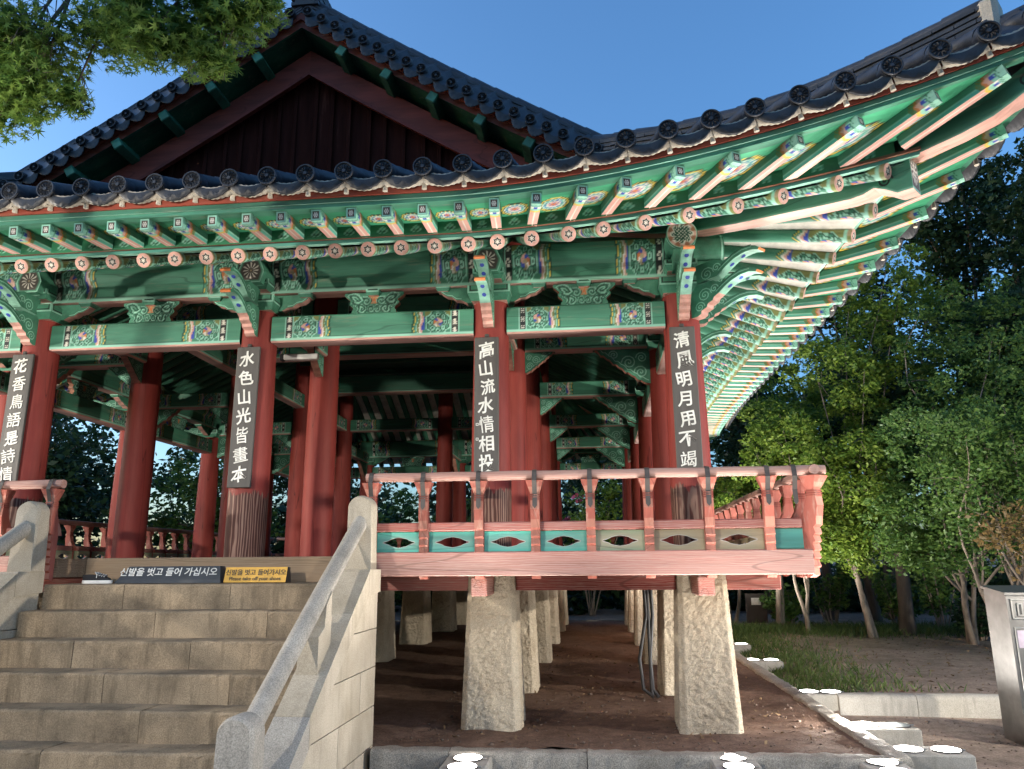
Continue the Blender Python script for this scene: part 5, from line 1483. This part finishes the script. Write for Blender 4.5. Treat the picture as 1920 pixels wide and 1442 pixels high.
# ================================================================== trees and plants
def leaf_cloud(centres, radii, n, size, r_, flat=.6, aspect=.5):
    """n diamond leaves gathered in clumps; returns verts, faces"""
    centres = np.asarray(centres, float); k = len(centres); idx = r_.integers(0, k, n)
    d = r_.normal(0, 1, (n, 3)); d /= np.linalg.norm(d, axis=1)[:, None]; rad = np.asarray(radii)[idx] * (r_.uniform(.25, 1, n) ** .5)
    pos = centres[idx] + d * rad[:, None] * np.array([1, 1, .72])
    ax = r_.normal(0, 1, (n, 3)); ax[:, 2] = ax[:, 2] * .5 - .25; ax /= np.linalg.norm(ax, axis=1)[:, None]
    up = r_.normal(0, 1, (n, 3)) * (1 - flat) + np.array([0, 0, 1.0]) * flat; s_ = np.cross(ax, up); s_ /= (np.linalg.norm(s_, axis=1)[:, None] + 1e-9)
    L = (size * r_.uniform(.6, 1.3, n))[:, None]; w = L * aspect * .5
    nrm = np.cross(s_, ax)
    V = np.stack([pos - ax * L * .5, pos + s_ * w - nrm * L * .04, pos + ax * L * .5 - nrm * L * .10, pos - s_ * w - nrm * L * .04], 1).reshape(-1, 3)
    F = np.arange(n * 4).reshape(n, 4); return V, F
def np_mesh(name, V, F, mat):
    me = bpy.data.meshes.new(name); n = len(V); f = len(F); k = F.shape[1]
    me.vertices.add(n); me.vertices.foreach_set('co', np.asarray(V, np.float32).ravel()); me.loops.add(f * k); me.polygons.add(f)
    me.loops.foreach_set('vertex_index', F.astype(np.int32).ravel()); me.polygons.foreach_set('loop_start', np.arange(0, f * k, k, dtype=np.int32)); me.polygons.foreach_set('loop_total', np.full(f, k, np.int32))
    me.update(calc_edges=True); me.materials.append(M[mat]); return me
def branch_path(a, b, r_, wob=.12, n=6):
    a, b = Vector(a), Vector(b); L = (b - a).length; pts = []
    o = [Vector(r_.normal(0, wob * L * .5, 3)) for _ in range(2)]
    for i in range(n + 1):
        t = i / n; p = a.lerp(b, t) + o[0] * math.sin(t * math.pi) * .6 + o[1] * math.sin(t * 2 * math.pi) * .3; p.z += .12 * L * math.sin(t * math.pi) * .5; pts.append(p)
    return pts
def tree(name, label, base, top, crown, nleaf, size, mat, bark, seed, trunks=1, tr=.12, nb=9, group=None, cat='tree', clump=.55, spread=.35, flat=.5, gaps=1.0):
    """crown: list of (x, y, z, rx, ry, rz) ellipsoids in world coordinates; base: (x, y, z); top = height where limbs gather"""
    r_ = np.random.default_rng(seed); o = empty(name, base, 0, None, label, cat, group); WP[o.name] = Matrix.Translation(Vector(base)).inverted()
    mb = MB(); cl, cr = [], []; tips = []
    el = np.array(crown, float)
    for k in range(trunks):
        a = 2 * math.pi * k / max(1, trunks) + r_.uniform(0, 1); off = Vector((math.cos(a), math.sin(a), 0)) * (spread if trunks > 1 else 0)
        p0 = Vector(base) + off * .15; e = el[k % len(el)]; p1 = Vector((e[0] * .6 + base[0] * .4, e[1] * .6 + base[1] * .4, base[2] + top)) + off * 1.2
        pts = branch_path(p0 - Vector((0, 0, .2)), p1, r_, .10, 8); rad = [tr * (1 - .55 * i / 8) * (1.25 if i == 0 else 1) for i in range(9)]
        mb.tube(pts, rad, 9, (.3, .3, .3)); tips.append((pts, rad))
    for b in range(nb):
        pts, rad = tips[b % len(tips)]; i0 = r_.integers(4, 9); e = el[r_.integers(0, len(el))]
        d = r_.normal(0, 1, 3); d /= np.linalg.norm(d); q = e[:3] + d * e[3:] * r_.uniform(.45, .85)
        bp = branch_path(pts[min(i0, 8)], q, r_, .16, 6); r0 = rad[min(i0, 8)] * .62
        mb.tube(bp, [r0 * (1 - .85 * i / 6) + .004 for i in range(7)], 6, (.3, .3, .3))
        for t in range(4):
            d2 = r_.normal(0, 1, 3); d2 /= np.linalg.norm(d2); st_ = bp[r_.integers(2, 6)]; q2 = np.array(st_) + d2 * e[3:] * .45
            mb.tube(branch_path(st_, q2, r_, .2, 4), [r0 * .35 * (1 - .85 * i / 4) + .003 for i in range(5)], 5, (.3, .3, .3)); cl.append(tuple(q2)); cr.append(clump * r_.uniform(.5, 1.1))
        for i in (4, 5, 6): cl.append(tuple(bp[i])); cr.append(clump * r_.uniform(.5, 1.1))
    nc = int(len(cl) * 1.1 * gaps)
    for _ in range(nc):
        e = el[r_.integers(0, len(el))]; d = r_.normal(0, 1, 3); d /= np.linalg.norm(d); cl.append(tuple(e[:3] + d * e[3:] * r_.uniform(.35, 1.0))); cr.append(clump * r_.uniform(.4, 1.0))
    mb.obj('trunk', bark, o, True, fix=False)
    V, F = leaf_cloud(cl, cr, nleaf, size, r_, flat); me = np_mesh('crown', V, F, mat); link('crown', me, o)
    return o
GR = 'lit trees right of the pavilion'
tree('slender_tree', 'bright green slender tree whose foliage meets the far end of the right eaves', (6.0, 27.0, -.1), 3.0, [(5.4, 27, 4.2, 1.8, 1.6, 1.8), (6.6, 27, 7.4, 2.1, 1.8, 2.5), (7.2, 26.6, 4.0, 1.5, 1.3, 1.5)], 26000, .165, 'bright_leaf', 'pale_bark', 11, 2, .10, 14, GR)
tree('slender_tree', 'cream-flowering small tree at the tip of the right eaves, above the balustrade', (4.9, 29.5, -.1), 2.6, [(4.9, 29.2, 4.2, 1.5, 1.2, 1.0)], 3600, .19, 'cream_leaf', 'pale_bark', 12, 2, .08, 9, GR)
tree('slender_tree', 'tall bright green tree with pale branches right of the pavilion corner', (7.7, 23.2, -.05), 3.0, [(7.2, 22.6, 4.6, 2.0, 1.6, 1.9), (7.6, 22.8, 7.8, 2.1, 1.8, 2.0), (9.2, 23.0, 10.0, 1.9, 1.6, 1.8), (6.6, 22.8, 2.8, 1.3, 1.0, .8)], 40000, .135, 'bright_leaf', 'pale_bark', 13, 2, .09, 18, GR)
tree('slender_tree', 'wide green tree with forked pale trunk in the middle of the grove on the right', (9.5, 21.4, -.05), 2.4, [(9.3, 21.0, 5.0, 2.1, 1.7, 2.0), (10.4, 21.4, 8.0, 2.1, 1.8, 2.0), (8.4, 20.8, 3.0, 1.5, 1.2, 1.0), (11.4, 21, 5.4, 1.7, 1.5, 1.7)], 40000, .13, 'mid_leaf', 'pale_bark', 14, 3, .085, 20, GR, spread=.6)
tree('leaning_tree', 'leaning pale forked tree beside the steel cabinet', (9.0, 18.2, -.05), 2.2, [(8.1, 18.0, 4.4, 1.6, 1.3, 1.4), (9.6, 18.2, 5.6, 1.7, 1.4, 1.8), (9.9, 18.4, 3.3, 1.2, 1.0, 1.0)], 20000, .11, 'mid_leaf', 'pale_bark', 15, 3, .075, 16, GR, spread=.8)
tree('slender_tree', 'green tree with low foliage between the corner tree and the eaves', (6.3, 24.6, -.05), 2.2, [(5.9, 24.4, 3.4, 1.2, 1.0, 1.2), (6.2, 24.6, 5.8, 1.5, 1.2, 1.7)], 16000, .135, 'bright_leaf', 'pale_bark', 17, 2, .07, 12, GR)
tree('slender_tree', 'low reddish-leaved tree at the right edge above the cabinet', (9.8, 15.4, -.05), 1.7, [(9.6, 15.2, 2.9, .9, 1.0, .7), (8.4, 16.6, 2.6, .8, .7, .5)], 2600, .12, 'rust_leaf', 'pale_bark', 16, 2, .06, 9, GR)
GB = 'dark tall trees behind the grove'
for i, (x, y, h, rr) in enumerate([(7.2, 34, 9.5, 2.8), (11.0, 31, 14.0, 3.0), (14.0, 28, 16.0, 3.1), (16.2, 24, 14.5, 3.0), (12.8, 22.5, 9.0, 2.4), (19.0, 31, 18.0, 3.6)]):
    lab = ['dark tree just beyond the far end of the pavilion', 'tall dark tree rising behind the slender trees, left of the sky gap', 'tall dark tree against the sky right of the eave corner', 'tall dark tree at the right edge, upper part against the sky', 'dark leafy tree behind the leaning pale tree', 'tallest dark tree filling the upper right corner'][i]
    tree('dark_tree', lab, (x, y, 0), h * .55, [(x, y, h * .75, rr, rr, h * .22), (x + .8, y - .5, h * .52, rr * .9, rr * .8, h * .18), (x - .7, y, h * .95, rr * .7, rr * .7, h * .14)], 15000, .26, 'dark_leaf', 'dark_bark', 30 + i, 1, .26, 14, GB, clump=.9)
for i, (x, y, h) in enumerate([(8.6, 30.6, 9), (9.8, 29.3, 10), (8.95, 24.2, 8), (6.6, 29.8, 7)]):
    lab = ['straight dark trunk farthest left at the back of the path', 'pale-edged straight trunk in the shrubs behind the path', 'thick dark trunk right of the ferny shrub', 'thin grey trunk beside the notice board'][i]
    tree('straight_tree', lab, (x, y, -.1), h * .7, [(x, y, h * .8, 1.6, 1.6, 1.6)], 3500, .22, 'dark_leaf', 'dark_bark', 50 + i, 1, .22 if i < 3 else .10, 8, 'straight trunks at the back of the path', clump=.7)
GL = 'trees behind the left side of the pavilion'
for i, (x, y, h, mat, lab) in enumerate([(-19.5, 24, 9.5, 'dark_leaf', 'dark tree seen between the two leftmost columns'), (-22, 30, 11, 'dark_leaf', 'tall dark tree far behind the leftmost inner column'), (-17.0, 33, 8.5, 'mid_leaf', 'lit green tree behind the stair columns'), (-14.5, 38, 10, 'dark_leaf', 'dark tree behind the far left end of the pavilion'), (-10.5, 36, 6.5, 'mid_leaf', 'leafy green tree beyond the far end, left of the middle column'), (-24, 20, 8, 'dark_leaf', 'dark tree at the left edge behind the first column'), (-6, 40, 9, 'dark_leaf', 'dark tree behind the far end, seen under the beams'), (1, 42, 9, 'dark_leaf', 'dark tree on the axis of the pavilion, far behind')]):
    tree('park_tree', lab, (x, y, -.1), h * .5, [(x, y, h * .68, 2.6, 2.4, h * .24), (x + 1.2, y, h * .46, 2.0, 1.8, h * .16), (x - 1.4, y, h * .42, 2.0, 1.8, h * .16)], 6500, .28, mat, 'dark_bark', 70 + i, 1, .24, 12, GL, clump=.8)
def shrub(name, label, base, rad, h, n, size, mat, seed, flowers=None, nf=0, group=None):
    r_ = np.random.default_rng(seed); o = empty(name, base, 0, None, label, 'shrub', group); WP[o.name] = Matrix.Translation(Vector(base)).inverted()
    mb = MB(); cl, cr = [], []
    for k in range(9):
        a = r_.uniform(0, 6.28); q = Vector(base) + Vector((math.cos(a) * rad * r_.uniform(.2, .9), math.sin(a) * rad * r_.uniform(.2, .9), h * r_.uniform(.55, 1)))
        bp = branch_path(Vector(base) + Vector((math.cos(a) * .1, math.sin(a) * .1, -.1)), q, r_, .1, 5); mb.tube(bp, [.03 * (1 - .8 * i / 5) + .003 for i in range(6)], 5, (.3, .3, .3))
        for i in (2, 3, 4, 5): cl.append(tuple(bp[i])); cr.append(rad * r_.uniform(.18, .4))
    mb.obj('stems', 'pale_bark', o, True, fix=False)
    V, F = leaf_cloud(cl, cr, n, size, r_, .4); link('foliage', np_mesh('foliage', V, F, mat), o)
    if flowers:
        tips = [c for c in cl if c[2] > base[2] + h * .45]; V, F = leaf_cloud([tips[r_.integers(0, len(tips))] for _ in range(14)], [rad * .13] * 14, nf, size * .75, r_, .1, .9); link('blossoms', np_mesh('blossoms', V, F, flowers), o)
    return o
GS = 'shrubs at the back of the path'
shrub('crape_myrtle', 'pink-flowering shrub beyond the far end, seen right of the second column', (-.2, 33.5, -.1), 2.0, 5.4, 4200, .22, 'bright_leaf', 90, 'petal_pink', 420)
shrub('crape_myrtle', 'pink-flowering shrub beyond the far end, seen left of the second column', (-5.2, 33.2, -.1), 1.8, 5.2, 3000, .22, 'mid_leaf', 91, 'petal_pink', 320)
shrub('white_shrub', 'white-flowering shrub beyond the far end, seen over the balustrade by the stairs', (-7.8, 33.0, -.1), 1.6, 4.0, 2600, .22, 'mid_leaf', 92, 'petal_white', 420)
for i, (x, y, rr, h, lab) in enumerate([(6.4, 27.6, .9, 1.2, 'leafy shrub at the left end of the path, by the notice board'), (8.2, 28.8, .9, 2.2, 'tall leafy shrub between the straight trunks'), (9.9, 27.6, 1.0, 1.6, 'broad-leaved shrub right of the pale-edged trunk'), (10.6, 25.8, .9, 2.4, 'ferny upright shrub behind the thick trunk'), (10.2, 22.6, 1.0, 1.1, 'low dark shrub at the foot of the thick trunk'), (11.2, 20.0, 1.2, 1.5, 'dark shrub left of the steel cabinet'), (11.5, 18.0, 1.2, 2.0, 'dark shrub behind the steel cabinet')]):
    shrub('undergrowth_shrub', lab, (x, y, -.08), rr, h, 1500, .17, 'mid_leaf' if i < 4 else 'dark_leaf', 100 + i, group=GS)
# the dark wood that closes the view, too dense to count
r_ = np.random.default_rng(5); cl, cr = [], []
for k in range(700):
    a = r_.uniform(-1.25, 1.05); dd = r_.uniform(38, 58); x = dd * math.sin(a); y = dd * math.cos(a)
    cl.append((x, y, (8.5 + 2.0 * math.sin(a * 9) + (2.5 if x > 8 else 0)) * r_.uniform(0, 1) ** 1.3)); cr.append(r_.uniform(.8, 2.2))
for k in range(420):
    a = r_.uniform(-1.0, .75); dd = r_.uniform(34, 40) / max(.75, math.cos(a)); cl.append((dd * math.sin(a), dd * math.cos(a), r_.uniform(-.2, 1.6))); cr.append(r_.uniform(.5, 1.1))
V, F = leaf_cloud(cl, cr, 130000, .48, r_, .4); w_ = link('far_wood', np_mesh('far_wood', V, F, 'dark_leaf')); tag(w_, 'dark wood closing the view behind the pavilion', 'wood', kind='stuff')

# ---- maple branch hanging into the picture at the upper left
def maple_leaf():
    pts = []
    for k in range(7):
        a = R(90) + (k - 3) * R(44); L = [.55, .8, .95, 1.05, .95, .8, .55][k]; pts.append((math.cos(a) * L, math.sin(a) * L, -.10 * L * L))
        if k < 6: b = a + R(22); pts.append((math.cos(b) * .26, math.sin(b) * .26, 0.0))
    return [(0, -.1, 0)] + pts
ml = np.array(maple_leaf()); nl = len(ml)
mp = empty('maple_tree', (-7.2, 3.4, -.38), 0, None, 'maple branch with fresh green leaves hanging in at the upper left', 'tree'); WP[mp.name] = Matrix.Translation(Vector((-7.2, 3.4, -.38))).inverted()
r_ = np.random.default_rng(21); mb = MB()
mb.tube(branch_path((-7.2, 3.4, -.5), (-6.3, 3.8, 5.2), r_, .06, 8), [.20, .18, .165, .15, .14, .13, .12, .11, .10], 10, (.3, .3, .3))
BL = [((-4.05, 4.5, 5.70), .40), ((-3.95, 4.4, 5.30), .26), ((-4.35, 4.6, 5.35), .30), ((-3.72, 4.6, 5.30), .14), ((-3.55, 4.7, 5.92), .28), ((-3.20, 4.5, 5.88), .30), ((-2.85, 4.6, 5.72), .27), ((-2.60, 4.5, 5.52), .18), ((-2.45, 4.5, 5.80), .22), ((-2.22, 4.45, 5.84), .17), ((-3.0, 4.4, 5.58), .20), ((-2.52, 4.45, 5.40), .08), ((-4.3, 4.4, 4.95), .16), ((-2.7, 4.6, 6.0), .25), ((-4.5, 4.5, 5.9), .4)]
limb = [Vector(p) for p in ((-6.3, 3.8, 5.2), (-5.6, 4.1, 6.35), (-4.6, 4.5, 6.75), (-3.6, 4.7, 6.85), (-2.6, 4.7, 6.8), (-1.9, 4.7, 6.7))]
mb.tube(limb, [.10, .085, .07, .055, .04, .02], 8, (.3, .3, .3))
P_, N_ = [], []
for (c, rad) in BL:
    c = Vector(c); bp = branch_path(min(limb[1:], key=lambda q: abs(q.x - c.x - .25)) + Vector((r_.uniform(-.3, .3), 0, 0)), c, r_, .07, 8); mb.tube(bp, [.020 * (1 - .9 * i / 8) + .003 for i in range(9)], 6, (.3, .3, .3))
    for t in range(int(16 * rad / .3)):
        q = c + Vector(r_.normal(0, rad * .55, 3)); tw = branch_path(bp[r_.integers(5, 9)], q, r_, .1, 3); mb.tube(tw, [.004, .0035, .003, .002], 4, (.3, .3, .3), False)
    for _ in range(int(11000 * rad ** 2)): 
        v = r_.normal(0, 1, 3); v = v / np.linalg.norm(v) * rad * r_.uniform(.15, 1.05); P_.append(np.array(c) + v * np.array([1, 1.3, .85]))
mb.obj('branch', 'dark_bark', mp, True, fix=False)
V = np.zeros((len(P_), nl, 3)); 
for i, p in enumerate(P_):
    s_ = .058 * r_.uniform(.7, 1.3); n_ = r_.normal(0, .55, 3) + np.array([.1, -.35, .75]); n_ /= np.linalg.norm(n_); t_ = r_.normal(0, .7, 3) + np.array([.2, -.2, -1.0]); t_ -= n_ * (t_ @ n_); t_ /= np.linalg.norm(t_); b_ = np.cross(t_, n_)
    V[i] = p + s_ * (ml[:, :1] * b_ + ml[:, 1:2] * t_ + ml[:, 2:] * n_)
F = []
base_f = [(0, k, k + 1) for k in range(1, nl - 1)]
Fm = (np.arange(len(P_))[:, None, None] * nl + np.array(base_f)[None]).reshape(-1, 3)
link('foliage', np_mesh('foliage', V.reshape(-1, 3), Fm, 'maple_leaf'), mp)

# ---- grass and litter (beyond counting)
r_ = np.random.default_rng(9); V, F = [], []
def blades(n, fx, hmin, hmax):
    out = []
    for _ in range(n):
        x, y = fx(); z = hterr(x, y) - .01; h = r_.uniform(hmin, hmax); a = r_.uniform(0, 6.28); w = .012; le = r_.normal(0, .4 * h, 2)
        out.append([(x - w * math.cos(a), y - w * math.sin(a), z), (x + w * math.cos(a), y + w * math.sin(a), z), (x + le[0] * .5 + w * .6 * math.cos(a), y + le[1] * .5, z + h * .6), (x + le[0], y + le[1], z + h)])
    return out
bl = blades(9000, lambda: (3.3 + abs(r_.normal(0, .9)), r_.uniform(13.6, 27)), .05, .17)
bl += blades(8000, lambda: (r_.uniform(4, 11.5), 25.4 + r_.normal(0, 1.0)), .06, .26)
bl += blades(500, lambda: (3.3 + abs(r_.normal(0, .25)), r_.uniform(24, 28)), .2, .5)
V = np.array(bl).reshape(-1, 3); F = np.arange(len(bl) * 4).reshape(-1, 4)
g = link('grass', np_mesh('grass', V, F, 'grass_leaf')); tag(g, 'patchy grass beside the pavilion and along the back of the path', 'grass', kind='stuff')
V = []
for _ in range(1500):
    x, y = (r_.uniform(3.6, 12), r_.uniform(13.3, 26)) if r_.random() < .6 else (r_.uniform(-2.3, 2.8), r_.uniform(9.2, 20)); z = (hterr(x, y) if x > 3 else .0) + r_.uniform(.008, .035); a = r_.uniform(0, 6.28); L = r_.uniform(.02, .06) * (.7 if x < 3 else 1); w = L * .45; t = r_.normal(0, .012, 4)
    c, s_ = math.cos(a), math.sin(a); V.append([(x - c * L, y - s_ * L, z + t[0]), (x + s_ * w, y - c * w, z + t[1]), (x + c * L, y + s_ * L, z + t[2]), (x - s_ * w, y + c * w, z + t[3])])
V = np.array(V).reshape(-1, 3); F = np.arange(len(V)).reshape(-1, 4)
g = link('leaf_litter', np_mesh('leaf_litter', V, F, 'litter_leaf')); tag(g, 'fallen leaves scattered over the dirt', 'leaves', kind='stuff')

# ---- small stones and clods on the bare earth (beyond counting)
r_ = np.random.default_rng(14); V, F = [], []
octf = [(0, 2, 4), (2, 1, 4), (1, 3, 4), (3, 0, 4), (2, 0, 5), (1, 2, 5), (3, 1, 5), (0, 3, 5)]
for _ in range(1500):
    q = r_.random()
    x, y = (r_.uniform(-2.3, 2.85), r_.uniform(9.1, 14)) if q < .5 else ((r_.uniform(3.3, 11), r_.uniform(13.2, 24)) if q < .8 else (r_.uniform(3.8, 8), r_.uniform(9.2, 12.9)))
    z = hterr(x, y) if x > 3 else 0.0; s_ = abs(r_.normal(0, .011)) + .006; k = len(V)
    for d in ((1, 0, 0), (-1, 0, 0), (0, 1, 0), (0, -1, 0), (0, 0, .7), (0, 0, -.7)): V.append((x + d[0] * s_ * r_.uniform(.6, 1.4), y + d[1] * s_ * r_.uniform(.6, 1.4), z + .003 + d[2] * s_ * r_.uniform(.6, 1.2)))
    F += [tuple(k + i for i in f) for f in octf]
g = link('pebbles', np_mesh('pebbles', np.array(V), np.array(F), 'pebble')); tag(g, 'small stones scattered on the bare dirt', 'stones', kind='stuff')
